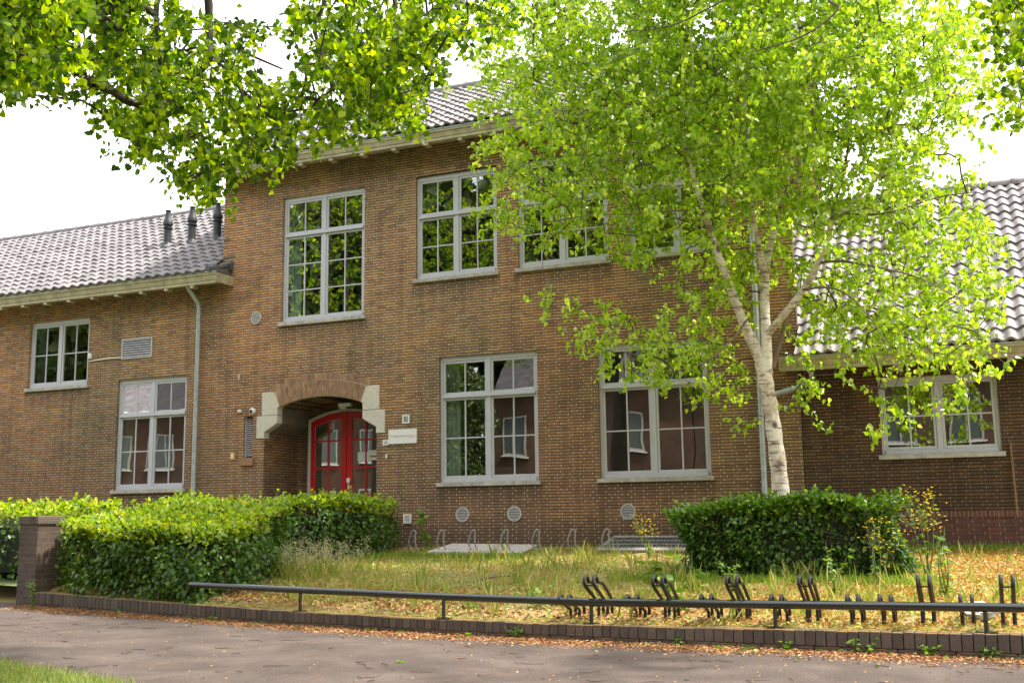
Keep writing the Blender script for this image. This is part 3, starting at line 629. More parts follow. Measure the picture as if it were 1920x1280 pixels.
MB().box(-.045, .045, -.02, .02, -.07, .07).build('case', paint('pale_orange', (.62, .40, .16), .5), ks, bevel=.005); MB().box(-.025, .025, -.024, -.0205, -.04, .04).build('cover', paint('pale_cream', (.7, .6, .4)), ks)
bl = empty('doorbell', (-10.16, -.015, 2.30), label='tiny white doorbell under the number plate', cat='doorbell')
MB().box(-.022, .022, -.012, .015, -.035, .035).build('case', M_white, bl, bevel=.004); MB().lathe((0, -.0125, .005), [(.01, 0), (.009, .004)], 10, axis='y').build('button', M_grey, bl)
ho = MB().box(-.012, .012, -.03, .0, -.05, .05).box(-.006, .006, -.034, -.03, -.08, .03).build('wall_hook', M_stone, label='narrow pale metal hook on the wall above left of the arch', cat='hook'); ho.location = (-13.58, -.002, 4.02)
pc = empty('porch_light', (-11.42, .55, 3.38), label='white bulkhead light under the entrance arch', cat='light')
MB().box(-.14, .14, -.05, .05, -.03, .04).build('base', M_white, pc, bevel=.01); MB().box(-.12, .02, -.04, .04, -.075, -.031).build('cover', paint('opal_cover', (.7, .7, .6)), pc, bevel=.015)
bt = MB().lathe((-8.70, .22, 5.62), [(.045, 0), (.045, .14), (.02, .2), (.018, .26)], 12).build('bottle', paint('pale_green_bottle', (.5, .6, .45), .3), smooth=True, label='pale bottle standing inside the second upper window', cat='bottle')
bo = MB().lathe((-9.0, .3, 5.62), [(.08, 0), (.16, .08), (.18, .12), (.02, .10)], 16).build('bowl', paint('orange_bowl', (.6, .2, .05), .5), smooth=True, label='orange bowl inside the second upper window', cat='bowl')

# ------------------------------------------------------------------ GROUND, PATH, KERB
KB = [(-30, 0.0, .2), (-17, -4.9, .2), (-13.6, -5.85, .2), (-11.79, -6.36, .2), (-9.34, -7.02, .175), (-7.0, -7.55, .155), (-5.5, -7.80, .15), (-4.04, -7.98, .152), (-2.6, -8.06, .16), (-1.2, -8.15, .178), (.19, -8.24, .195), (7, -8.6, .2)]
def kline(x):
    xs = [k[0] for k in KB]; return np.interp(x, xs, [k[1] for k in KB]), np.interp(x, xs, [k[2] for k in KB])
gx = np.concatenate([[-900, -300, -80], np.linspace(-30, 7, 150), [60, 300, 900]])
def ground():
    V = []; F = []; n = len(gx); rowsY = []
    ts = np.concatenate([[-1], np.linspace(0, 1, 60)**1.0, [1.4, 3, 20, 90]])
    for t_ in ts:
        for x in gx:
            ky, kz = kline(x); yb_ = ky+.19; y = yb_+(0.02-yb_)*max(t_, 0) if t_ <= 1 else 0.02+(t_-1)*10
            z = (max(gz(y), 0)*1.0 if t_ <= 1 else .601)
            z = z if t_ > 0 else kz-.02
            z += (0.018*math.sin(x*3.1+y*2.2)+.012*math.sin(x*7.3-y*5.1)) if 0 < t_ < 1 else 0
            if t_ == 0: z = kz-.015
            if x < -12.55 and t_ <= 1: z = min(z, .02+max(0, y-yb_)*.22) if t_ > 0 else .01
            if t_ < 0: z = -.05
            V.append((x, y, z))
    m = len(ts)
    for j in range(m-1):
        for i in range(n-1): F.append((j*n+i, j*n+i+1, (j+1)*n+i+1, (j+1)*n+i))
    me = bpy.data.meshes.new('garden_ground'); me.from_pydata(V, [], F); me.update()
    o = link('garden_ground', me, M_soil, kind='structure'); me.polygons.foreach_set('use_smooth', [True]*len(F)); return o
ground()
V = [(x, y, 0) for y in (-24.0,) for x in gx]+[(x, kline(x)[0]+.22, 0) for x in gx]; n = len(gx)
me = bpy.data.meshes.new('asphalt_path'); me.from_pydata(V, [], [(i, i+1, n+i+1, n+i) for i in range(n-1)]); link('asphalt_path', me, M_asph, kind='structure')
# grass verge at the near left, road and far ground
vg = [(-30, -4.2), (-20, -6.9), (-14, -8.7), (-9.5, -10.05), (-7.8, -10.93), (-7.0, -11.15), (-5.8, -11.55), (-4.8, -12.2), (-2, -13.2), (7, -14.0)]
MBv = MB(); k = len(vg); vv = [(x, y, .012) for x, y in vg]+[(x, -17.5, .012) for x, y in vg]; MBv.add(vv, [(i, i+1, i+1+k, i+k) for i in range(k-1)])
M_verge = paint('verge_soil', (.10, .13, .035), .95, var=.4, scale=10)
MBv.build('grass_verge', M_verge, kind='structure')
MB().add([(-900, -24, -.004), (900, -24, -.004), (900, -900, -.004), (-900, -900, -.004)], [(0, 1, 2, 3)]).build('far_ground', M_verge, kind='structure')
MB().add([(-200, -23.9, .004), (200, -23.9, .004), (200, -18.2, .004), (-200, -18.2, .004)], [(0, 1, 2, 3)]).build('road', paint('road_asphalt', (.06, .06, .06), .9), kind='structure')
# kerb: soldier bricks on edge over a stretcher course
kb = MB(); P = []; x = -17.0
arcp = [(x_, kline(x_)[0], kline(x_)[1]) for x_ in np.linspace(-12.6, 6.5, 400)]
def walk(step):
    out = [arcp[0]]; acc = 0
    for a, b in zip(arcp[:-1], arcp[1:]):
        acc += math.dist(a[:2], b[:2])
        if acc >= step: out.append(b); acc = 0
    return out
fine = [(x_, kline(x_)[0], kline(x_)[1]) for x_ in np.linspace(-12.7, 6.5, 6000)]
arcp = fine
pts = walk(.088)
for a, b in zip(pts[:-1], pts[1:]):
    d = Vector((b[0]-a[0], b[1]-a[1], 0)); L = d.length; d.normalize(); nrm = Vector((-d.y, d.x, 0)); j = random.uniform(-.004, .004)
    c = Vector(((a[0]+b[0])/2, (a[1]+b[1])/2, 0))+nrm*(.10+j)
    kb.obox(c, d, nrm, L/2-.0035, .10, .045, a[2]+random.uniform(-.004, .003))
pts = walk(.225)
for a, b in zip(pts[:-1], pts[1:]):
    d = Vector((b[0]-a[0], b[1]-a[1], 0)); L = d.length; d.normalize(); nrm = Vector((-d.y, d.x, 0))
    kb.obox(Vector(((a[0]+b[0])/2, (a[1]+b[1])/2, 0))+nrm*(.105+random.uniform(-.003, .003)), d, nrm, L/2-.004, .10, -.05, .040)
kb.build('brick_kerb', M_kerb, label='low dark brick kerb wall edging the garden along the path', cat='kerb wall', bevel=.004)
# pillar at left end
pd = Vector((2.45, -.66, 0)).normalized(); rz = math.atan2(pd.y, pd.x)
pp = empty('brick_pillar', (-12.47, -5.93, 0), rz, label='square dark brick gate pillar at the left end of the kerb', cat='pillar')
MB().box(-.245, .245, -.245, .245, -.05, 1.14).build('shaft', M_pillar, pp, bevel=.006)
cp = MB()
for i in range(5): cp.box(-.15+i*.064, -.15+i*.064+.058, -.262, .262, 1.145, 1.262)
for s in (-1, 1):
    for (za, zb) in ((1.145, 1.20), (1.206, 1.262)): cp.box(*sorted((s*.156+(.02 if s > 0 else 0), s*.268)), -.262, .262, za, zb)
cp.box(-.25, .25, -.25, .25, 1.14, 1.25); cp.build('cap', M_kerb, pp, bevel=.004)
# path left of the pillar
sp_ = [(-15.4, -5.20), (-12.4, -6.02), (-13.9, -3.0), (-16.6, -2.6)]
MB().add([(x, y, gz(y)*.55+.10) for x, y in sp_], [(0, 1, 2, 3)]).build('side_path', M_verge, kind='structure')

# railing --------------------------------------------------------
rail = empty('guard_rail', (-8.3, -7.45, 0), label='long low dark green tube rail on short posts over the kerb', cat='railing')
RP = [(-8.9, -7.06), (-8.26, -7.20), (-7.06, -7.44), (-5.11, -7.75), (-3.46, -7.90), (-1.71, -7.98), (.01, -8.10), (1.75, -8.2), (3.5, -8.3), (6.2, -8.45)]
def off(p): return (p[0]+8.3, p[1]+7.45)
def rz_(x): return np.interp(x, [-9, -3.4, 0, 6], [.405, .352, .392, .41])
tp = [(off(p)[0], off(p)[1], rz_(p[0])) for p in RP]
MB().tube(tp, .038, 16).build('tube', M_rail, rail, smooth=True)
for p in RP[1:-1]:
    if p == RP[1]: continue
    q = off(p); kz = kline(p[0])[1]
    po = MB(); po.lathe((q[0], q[1], 0), [(.019, kz+.008), (.019, rz_(p[0])-.02)], 12); po.build('post', M_rail, rail, smooth=True)
    MB().lathe((q[0], q[1], 0), [(.085, kz+.0005), (.085, kz+.008), (.03, kz+.012)], 18).build('foot_plate', M_rail, rail)

# bike racks -----------------------------------------------------
def hairpin(mb, x, h, lean, r=.0125, low=False):
    """closed loop in the Y-Z plane leaning towards the street"""
    w = .15; pts = [(x, .10, -.1), (x, .10, h*.36)]
    top = (-lean, h)
    pts += [(x, .09-.05*lean, h*.46), (x, -lean*.62+w*.5, h*.82)]
    for k in range(7):
        a = k/6*math.pi; pts.append((x, -lean+w*.1+math.cos(a)*w*.42, h-.055+math.sin(a)*.055))
    pts += [(x, -lean*.93-w*.22, h*.78), (x, -.05-lean*.12, h*.40), (x, -.045, h*.32), (x, -.05, -.1)]
    mb.tube(pts, r, 8)
def near_rack(px, py_top, lean, label, group):
    Y = -7.52; X = ony(px, 1125, Y-lean*.6)[0]; z0 = gz(Y); hgt = float(ony(px, py_top, Y-lean)[2])-z0
    o = empty('bike_stand', (X, Y, z0), label=label, cat='bike stand', group=group)
    for s in (-1, 1):
        mb = MB(); hairpin(mb, s*.046, hgt, lean, .0165); mb.build('loop', M_rack, o, smooth=True)
    MB().tube([(-.043, -lean, hgt-.085), (.043, -lean, hgt-.085)], .007, 6).build('crossbar', M_rack, o)
G_H, G_L = 'tall bike stand loops behind the rail', 'low bike stand loops behind the rail'
ORD = ['leftmost', 'second from left', 'third from left', 'fourth from left', 'fifth from left', 'rightmost']
H_x = [1118, 1245, 1382, 1516, 1736, 1890]; L_x = [1068, 1192, 1330, 1460, 1602, 1662, 1812]
for i, x in enumerate(H_x): near_rack(x, 1080, .42, 'tall double loop bike stand behind the rail, %s of the tall ones' % ORD[i], G_H)
OL = ['leftmost', 'second from left', 'third from left', 'fourth from left', 'third from right', 'second from right', 'rightmost']
for i, x in enumerate(L_x): near_rack(x, 1116, .33, 'low double loop bike stand behind the rail, %s of the low ones' % OL[i], G_L)
far_lab = ['grey bike hoop against the hedge by the porch', 'grey bike hoop just left of the tall broad leaved weed', 'grey bike hoop at the left end of the white board', 'grey bike hoop in front of the white board, left of its middle',
           'grey bike hoop in front of the white board, right of its middle', 'grey bike hoop at the right end of the white board', 'grey bike hoop standing alone between board and grate', 'grey bike hoop beside the metal grate']
for i, px in enumerate([719, 778, 831, 890, 951, 1010, 1077, 1141]):
    p = ony(px, 1010, -1.1); X = p[0]; z0 = gz(-1.1)
    o = empty('bike_hoop', (X, -1.1, z0), R(random.uniform(-4, 4)), label=far_lab[i], cat='bike hoop', group='grey bike hoops along the wall')
    mb = MB()
    def side(s):
        return [(s*.055-.01, 0, -.05), (s*.055-.015, 0, .06), (s*.055-.045, -.02, .15), (s*.055-.05, -.03, .24), (s*.04-.03, -.03, .33)]
    a = side(-1); b = side(1)
    loop = [(x_-.0, y_, z_) for x_, y_, z_ in a]+[(-.05, -.03, .375), (-.015, -.03, .40), (.02, -.03, .395), (.03, -.03, .37)]+[(x_+.01, y_, z_) for x_, y_, z_ in b[::-1]]
    mb.tube(loop, .014, 8); mb.build('hoop', M_galv, o, smooth=True)
    mb = MB().box(-.12, .1, -.03, .03, -.06, -.02); mb.build('foot_bar', M_galv, o)

# covers by the wall ---------------------------------------------
wb = empty('light_well_board', (-8.2, -.8, .60), label='low white slatted board lying against the wall beneath the left ground floor window', cat='board')
A, B, C_, D_ = [ony(800, 1033, -1.35), ony(978, 1036, -1.35), ony(1008, 1020, -.12), ony(848, 1018, -.12)]
b_ = MB(); nS = 17
q0, q1, q2, q3 = [Vector(v)-Vector((-8.2, -.8, .60)) for v in (A, B, C_, D_)]
for i in range(nS):
    t0, t1 = i/nS+.004, (i+1)/nS-.004
    p = [q0.lerp(q1, t0), q0.lerp(q1, t1), q3.lerp(q2, t1), q3.lerp(q2, t0)]
    for v in p: v.z += random.uniform(-.002, .002)
    b_.add(p+[v-Vector((0, 0, .03)) for v in p], [(0, 1, 2, 3), (7, 6, 5, 4), (0, 4, 5, 1), (1, 5, 6, 2), (2, 6, 7, 3), (3, 7, 4, 0)])
b_.build('boards', paint('bleached_board', (.55, .50, .47), .8, var=.15), wb)
f_ = MB(); f_.tube([q0-Vector((0, -.05, .07)), q1-Vector((0, -.05, .07))], .03, 4).tube([q1-Vector((.05, 0, .07)), q2-Vector((.05, 0, .07))], .03, 4); f_.build('frame', M_dark, wb)
gt = empty('light_well_grate', (-5.2, -.6, .62), label='grey metal grate in a concrete rim beneath the right ground floor window', cat='grate')
A, B, C_, D_ = [ony(1122, 1028, -1.1), ony(1300, 1028, -1.1), ony(1330, 1006, -.1), ony(1150, 1006, -.1)]
q0, q1, q2, q3 = [Vector(v)-Vector((-5.2, -.6, .62)) for v in (A, B, C_, D_)]
g_ = MB()
for i in range(26):
    t0 = i/26; a = q0.lerp(q1, t0); b = q3.lerp(q2, t0); g_.tube([a, b], .010, 4)
for s in (.05, .35, .65, .95): g_.tube([q0.lerp(q3, s), q1.lerp(q2, s)], .012, 4)
g_.build('bars', M_galv, gt)
rm = MB()
for a, b in ((q0, q1), (q1, q2), (q2, q3), (q3, q0)): rm.tube([a-Vector((0, 0, .03)), b-Vector((0, 0, .03))], .05, 4)
rm.build('rim', M_slab, gt); MB().add([q0-Vector((0, 0, .05)), q1-Vector((0, 0, .05)), q2-Vector((0, 0, .05)), q3-Vector((0, 0, .05))], [(0, 1, 2, 3)]).build('pit', M_dark, gt)

# ------------------------------------------------------------------ TREES
def grow(seeds, targets, rmin=.0025, k=.42, droop=.12):
    """connect target points to a skeleton; seeds = list of (points, radii) polylines. returns nodes,parents"""
    nodes = []; par = []
    for pts, rs in seeds:
        for i, p in enumerate(pts): nodes.append(np.array(p, float)); par.append(len(nodes)-2 if i else -1)
    ns = len(nodes); N = np.zeros((ns+len(targets)*3, 3)); N[:ns] = nodes; cnt = ns; par = par+[-1]*(len(targets)*3)
    d0 = np.array([np.min(np.linalg.norm(N[:ns]-t, axis=1)) for t in targets]); order = np.argsort(d0)
    tips = []
    for o in order:
        t = targets[o]; dd = N[:cnt]-t; dist = np.linalg.norm(dd, axis=1)+np.maximum(0, dd[:, 2])*.25
        j = int(np.argmin(dist)); a = N[j]; L = np.linalg.norm(t-a)
        m1 = a+(t-a)*.4+np.array([0, 0, droop*L])+RNG.normal(0, .05*L, 3); m2 = a+(t-a)*.75+np.array([0, 0, droop*L*.8])+RNG.normal(0, .04*L, 3)
        N[cnt] = m1; N[cnt+1] = m2; N[cnt+2] = t; par[cnt] = j; par[cnt+1] = cnt; par[cnt+2] = cnt+1; tips.append(cnt+2); cnt += 3
    return N[:cnt], par[:cnt], ns, tips
def twig_mesh(name, N, par, ns, mat, parent, r0=.0032, kexp=.40, rmax=.05, nsd=4):
    cnt = np.ones(len(N))
    for i in range(len(N)-1, ns-1, -1):
        if par[i] >= 0: cnt[par[i]] += cnt[i]
    rad = np.minimum(rmax, r0*(cnt/3+.5)**kexp)
    V = []; L = []; b = 0
    idx = np.arange(ns, len(N)); A = N[[par[i] for i in idx]]; B = N[idx]; ra = np.array([rad[i]*1.08 for i in idx]); rb = rad[idx]
    d = norm(B-A); up = np.where(np.abs(d[:, 2:3]) > .9, [[1, 0, 0]], [[0, 0, 1]]); u = norm(np.cross(d, up)); w = np.cross(d, u)
    rings = []
    for P_, rr in ((A, ra), (B, rb)):
        for kk in range(nsd):
            a = 2*math.pi*kk/nsd; rings.append(P_+(u*math.cos(a)+w*math.sin(a))*rr[:, None])
    V = np.stack(rings, 1).reshape(-1, 3); base = (np.arange(len(idx))*2*nsd)[:, None]
    L = np.concatenate([base+np.array([[q, (q+1) % nsd, nsd+(q+1) % nsd, nsd+q]]) for q in range(nsd)], 1)
    return np_mesh(name, V, L.ravel(), np.full(len(idx)*nsd, 4), mat, parent)
def smooth_poly(pts, n=8):
    pts = [np.array(p, float) for p in pts]; out = []
    for i in range(len(pts)-1):
        p0, p1, p2, p3 = pts[max(i-1, 0)], pts[i], pts[i+1], pts[min(i+2, len(pts)-1)]
        for k in range(n):
            t = k/n; out.append(.5*((2*p1)+(-p0+p2)*t+(2*p0-5*p1+4*p2-p3)*t*t+(-p0+3*p1-3*p2+p3)*t**3))
    out.append(pts[-1]); return out
def limb(mb, spec, n=14, seg=6):
    """spec: list of (x,y,z,r)"""
    q = smooth_poly([(a[0], a[1], a[2], a[3]) for a in spec], seg)
    rs = [max(.004, float(v[3]*(1+.06*math.sin(i*1.9)+.04*math.sin(i*4.3)))) for i, v in enumerate(q)]
    pts = [tuple(v[:3]) for v in q]; mb.tube(pts, rs, n); return pts, rs
def inpoly(x, y, poly):
    x = np.asarray(x); y = np.asarray(y); c = np.zeros(x.shape, bool); n = len(poly)
    for i in range(n):
        x0, y0 = poly[i]; x1, y1 = poly[(i+1) % n]
        m = ((y0 > y) != (y1 > y)) & (x < (x1-x0)*(y-y0)/(y1-y0+1e-9)+x0); c ^= m
    return c
def sprays(tips, n_each, length, lsize, spread=.5, droopz=-.5, inherit=None):
    """leaf positions around each tip, strung along a short hanging shoot"""
    P = []; T = []
    for t in tips:
        k = max(3, int(RNG.normal(n_each, n_each*.25))); d = norm(RNG.normal(0, 1, 3)*np.array([1, 1, .5])+np.array([0, 0, droopz]))
        u = RNG.random(k); base = t+np.outer(u-.35, d)*length+RNG.normal(0, .03, (k, 3))
        P.append(base); T.append(norm(d*.5+RNG.normal(0, spread, (k, 3))+np.array([0, 0, -.35])))
    return np.concatenate(P), np.concatenate(T)

# ---- birch
birch = empty('birch_tree', (-2.6, -3.1, .43), label='white barked birch tree with bright green crown behind the right hedge', cat='tree')
def bp_(x, y, r, dy=0.0): 
    r *= .83
    p = ony(x, y, -3.1+dy); return (p[0]+2.6, p[1]+3.1, p[2]-.43, r)
base = ony(1466, 1050, -3.1)
mb = MB(); seeds = []
mb2 = MB()
def addl(spec, n=12):
    p, r = limb(mb2 if n < 9 and spec[0][3] < .045 else mb, spec, n); seeds.append((p, r))
addl([bp_(1470, 1075, .17), bp_(1468, 1000, .15), bp_(1462, 900, .135), bp_(1450, 800, .125), bp_(1437, 720, .118), bp_(1428, 670, .13)], 20)
addl([bp_(1438, 700, .09), bp_(1415, 650, .095), bp_(1388, 590, .074, -.1), bp_(1362, 520, .066, -.2), bp_(1340, 460, .058, -.35), bp_(1322, 400, .048, -.5), bp_(1300, 330, .036, -.6), bp_(1282, 250, .028, -.7), bp_(1300, 150, .022, -.8), bp_(1290, 20, .014, -.9)])
addl([bp_(1438, 700, .10), bp_(1437, 640, .085), bp_(1434, 560, .075, .1), bp_(1436, 500, .07, .15), bp_(1450, 440, .05, .2), bp_(1470, 370, .042, .2), bp_(1500, 310, .034, .2), bp_(1490, 200, .026, .2), bp_(1500, 80, .018, .2), bp_(1490, -60, .01, .2)])
addl([bp_(1435, 520, .06, .1), bp_(1424, 470, .05, 0), bp_(1412, 400, .036, -.1), bp_(1404, 300, .03, -.2), bp_(1398, 180, .022, -.2), bp_(1410, 60, .014, -.3), bp_(1420, -60, .009, -.3)])
addl([bp_(1440, 625, .06), bp_(1478, 580, .058, -.1), bp_(1515, 530, .052, -.2), bp_(1545, 470, .042, -.35), bp_(1560, 420, .036, -.5), bp_(1600, 380, .028, -.6), bp_(1650, 330, .02, -.7), bp_(1720, 260, .012, -.8)])
addl([bp_(1556, 440, .03, -.45), bp_(1566, 380, .026, -.4), bp_(1585, 310, .02, -.3), bp_(1600, 200, .014, -.2), bp_(1620, 90, .008, -.1)], 8)
addl([bp_(1448, 690, .05), bp_(1460, 650, .042, .1), bp_(1474, 600, .03, .2), bp_(1492, 560, .018, .3)], 8)
addl([bp_(1540, 492, .024, -.35), bp_(1580, 490, .02, -.8), bp_(1640, 500, .016, -1.2), bp_(1720, 520, .011, -1.5), bp_(1800, 560, .007, -1.7)], 7)
addl([bp_(1505, 543, .02, -.2), bp_(1560, 540, .015, -.7), bp_(1610, 570, .011, -1.2), bp_(1660, 640, .008, -1.5), bp_(1690, 700, .005, -1.6)], 7)
addl([bp_(1322, 405, .02, -.5), bp_(1290, 395, .016, -.9), bp_(1200, 400, .013, -1.2), bp_(1100, 405, .010, -1.4), bp_(1020, 418, .006, -1.5)], 7)
addl([bp_(1330, 430, .02, -.4), bp_(1270, 410, .014, 0), bp_(1170, 380, .012, .3), bp_(1080, 330, .008, .5), bp_(980, 300, .005, .7)], 7)
addl([bp_(1300, 320, .018, -.6), bp_(1240, 250, .016, -.9), bp_(1160, 180, .012, -1.1), bp_(1080, 120, .008, -1.3), bp_(1000, 80, .005, -1.4)], 7)
addl([bp_(1400, 600, .022, -.1), bp_(1370, 640, .014, -.6), bp_(1320, 680, .010, -1.0), bp_(1250, 700, .006, -1.3)], 7)
addl([bp_(1570, 400, .018, -.5), bp_(1660, 400, .014, -.9), bp_(1760, 370, .010, -1.2), bp_(1830, 360, .006, -1.4)], 7)
trunk = mb.build('trunk', M_birch, birch, smooth=True); mb2.build('branch', paint('brown_branch', (.17, .11, .075), .75, var=.3), birch, smooth=True)
# foliage clumps measured off the picture: (x, y, rx, ry, weight)
BC = [(1000, 60, 110, 90, 1.0), (1150, 30, 150, 110, 1.5), (1330, 20, 150, 110, 1.6), (1500, 20, 150, 110, 1.6), (1680, 50, 140, 100, 1.3), (1800, 120, 60, 110, .5), (1840, 200, 50, 90, .28),
      (960, 200, 75, 90, .75), (1080, 170, 110, 90, 1.2), (1230, 170, 120, 90, 1.5), (1390, 180, 120, 100, 1.5), (1550, 180, 130, 100, 1.3), (1700, 200, 100, 80, 1.0),
      (930, 300, 50, 45, .45), (1040, 300, 100, 70, 1.1), (1180, 300, 110, 70, 1.2), (1330, 320, 100, 80, 1.1), (1470, 330, 100, 90, 1.1), (1620, 330, 110, 80, .85), (1740, 330, 80, 60, .7),
      (925, 400, 45, 40, .35), (1010, 400, 80, 50, .75), (1130, 400, 100, 50, .8), (1250, 430, 100, 60, .8), (1390, 470, 70, 90, .65), (1490, 440, 60, 70, .55), (1640, 430, 110, 60, .75), (1770, 430, 90, 60, .7), (1850, 460, 45, 45, .35), (1860, 540, 50, 50, .35),
      (1010, 470, 50, 30, .22), (1130, 480, 45, 30, .15), (1300, 520, 70, 45, .45), (1380, 570, 40, 60, .4), (1350, 600, 60, 40, .3), (1560, 530, 70, 60, .6), (1690, 540, 100, 60, .75), (1800, 560, 70, 50, .5),
      (1000, 555, 40, 25, .12), (1080, 590, 60, 40, .28), (1180, 600, 80, 45, .36), (1280, 640, 70, 40, .6), (1210, 690, 80, 35, .55), (1100, 650, 50, 25, .22), (1340, 690, 60, 50, .5), (1150, 640, 60, 30, .2), (1330, 750, 50, 30, .10), (1375, 720, 25, 70, .22), (1395, 800, 20, 30, .05),
      (1520, 600, 50, 50, .35), (1610, 610, 80, 50, .6), (1500, 720, 30, 60, .30), (1530, 750, 40, 50, .25), (1690, 650, 80, 50, .6), (1790, 650, 60, 60, .4), (1860, 640, 40, 30, .14), (1690, 750, 60, 40, .28), (1610, 690, 40, 40, .2), (1780, 730, 60, 30, .16), (1655, 800, 15, 25, .05), (1870, 690, 20, 20, .04),
      (1250, -120, 260, 90, 1.4), (1500, -130, 260, 90, 1.4), (1350, -260, 200, 90, .9)]
tg = []
tot = sum(c[4]*c[2]*c[3] for c in BC); NT_ = 6300
for (cx, cy, rx, ry, w) in BC:
    k = max(3, int(NT_*w*rx*ry/tot)); r = np.sqrt(RNG.random(k))*1.05; a = RNG.random(k)*2*np.pi
    for x_, y_ in zip(cx+rx*r*np.cos(a), cy+ry*r*np.sin(a)):
        hgt = (700-y_)/900; dY = RNG.normal(0, 1)*(.75+.35*min(1, max(0, hgt)))-.15
        if 1300 < cx < 1590 and cy > 400: dY = abs(dY)*.9+.25
        Y = -3.1+np.clip(dY, -2.6, 2.3)
        p = ony(x_, y_, min(Y, -.75)); tg.append((p[0]+2.6, p[1]+3.1, p[2]-.43))
tg = np.array(tg)
N_, par_, ns_, tips = grow(seeds, tg)
twig_mesh('twigs', N_, par_, ns_, M_twig, birch, r0=.0028, kexp=.36, rmax=.018)
P_, T_ = sprays(N_[tips], 15, .32, .06, .55, -.7)
keep = (P_[:, 1]-3.1 < -.25); P_, T_ = P_[keep], T_[keep]
leaves('crown', P_, T_, rdir(len(P_), -.2, 1), RNG.uniform(.052, .090, len(P_)), 'rhomb', L_birch, birch, fold=.3)

# ---- lindens
def linden(name, X, Y, h, label, targets, limbs, leafsize, n_each, extra=None, nt=900):
    o = empty(name, (X, Y, .0), label=label, cat='tree', group='street linden trees'); mb = MB(); sd = []
    for sp in limbs:
        p, r = limb(mb, [(a-X, b-Y, c, rr) for a, b, c, rr in sp], 12); sd.append((p, r))
    mb.build('trunk', M_bark, o, smooth=True)
    tgt = np.array(targets)-np.array([X, Y, 0]); N, par, ns, tp_ = grow(sd, tgt, droop=.08)
    twig_mesh('twigs', N, par, ns, M_bark, o, r0=.003, kexp=.42, rmax=.04)
    P, T = sprays(N[tp_], n_each, .30, leafsize, .6, -.6)
    leaves('crown', P, T, rdir(len(P), -.1, 1), RNG.uniform(leafsize*.75, leafsize*1.25, len(P)), 'heart', L_lind, o, fold=.2)
    return o
LIN = [(-60, 50, 130, 130, 2.0), (20, 60, 80, 110, 2.2), (40, 160, 50, 30, .6), (60, 20, 120, 60, 1.6), (120, 140, 70, 50, .5), (170, 60, 90, 80, .9), (260, 60, 100, 80, 1.0), (250, 160, 90, 70, .9), (250, 240, 60, 60, .8), (330, 130, 80, 80, .9), (310, 240, 80, 60, .9),
       (360, 320, 60, 45, .85), (385, 355, 50, 22, .6), (420, 70, 70, 70, .7), (430, 170, 80, 70, .8), (430, 260, 80, 60, .9), (430, 320, 50, 35, .6), (500, 290, 50, 45, .7), (520, 180, 70, 50, .8), (560, 230, 80, 40, .8), (620, 60, 80, 80, 1.1), (620, 160, 80, 70, 1.0), (650, 235, 70, 35, .7),
       (710, 60, 90, 80, 1.3), (710, 160, 80, 80, 1.3), (740, 215, 50, 40, .9), (770, 120, 50, 70, 1.0), (810, 50, 70, 60, 1.3), (820, 120, 25, 40, .5), (880, 25, 80, 35, 1.2), (930, 20, 50, 30, .5), (945, 55, 30, 20, .25),
       (60, -120, 200, 80, 2.2), (150, -60, 250, 60, 1.4), (500, -100, 300, 70, 1.2), (850, -60, 150, 50, .9)]  # clumps above the frame, added densely to shade the corner below
tg = []; tot = sum(c[4]*c[2]*c[3] for c in LIN)
for (cx, cy, rx, ry, w) in LIN:
    k = max(3, int(2150*w*rx*ry/tot)); r = np.sqrt(RNG.random(k)); a = RNG.random(k)*2*np.pi
    for x_, y_ in zip(cx+rx*r*np.cos(a), cy+ry*r*np.sin(a)):
        tg.append(at(x_, y_, RNG.uniform(8.0, 11.5) if x_ > 150 else RNG.uniform(6.5, 10)))
def blob(n, c, r, zmin=3.5):
    out = []
    while len(out) < n:
        p = RNG.normal(0, 1, 3); p = p/np.linalg.norm(p)*(.45+.55*RNG.random()**.5)
        q = np.array(c)+p*np.array(r)
        if q[2] < zmin or q[1] > -2.5: continue
        v = q-CP; dpt = v@_F                      # keep the camera's own view free of the crown's unseen rest
        if dpt > .3:
            X_, Y_ = 960+FPX*(v@_Rv)/dpt, 640-FPX*(v@_Uv)/dpt
            if -60 < X_ < 1980 and Y_ > -150: continue
            if 850 < X_ < 1980 and Y_ > -900: continue
        out.append(q)
    return out
tg += blob(1500, (-9.6, -11.2, 8.6), (5.4, 3.8, 3.8))
a1 = [at(250, -260, 9.5), at(375, -60, 9.6), at(392, 60, 9.6), at(388, 110, 9.5), at(372, 150, 9.5), at(378, 220, 9.4), at(380, 270, 9.3)]
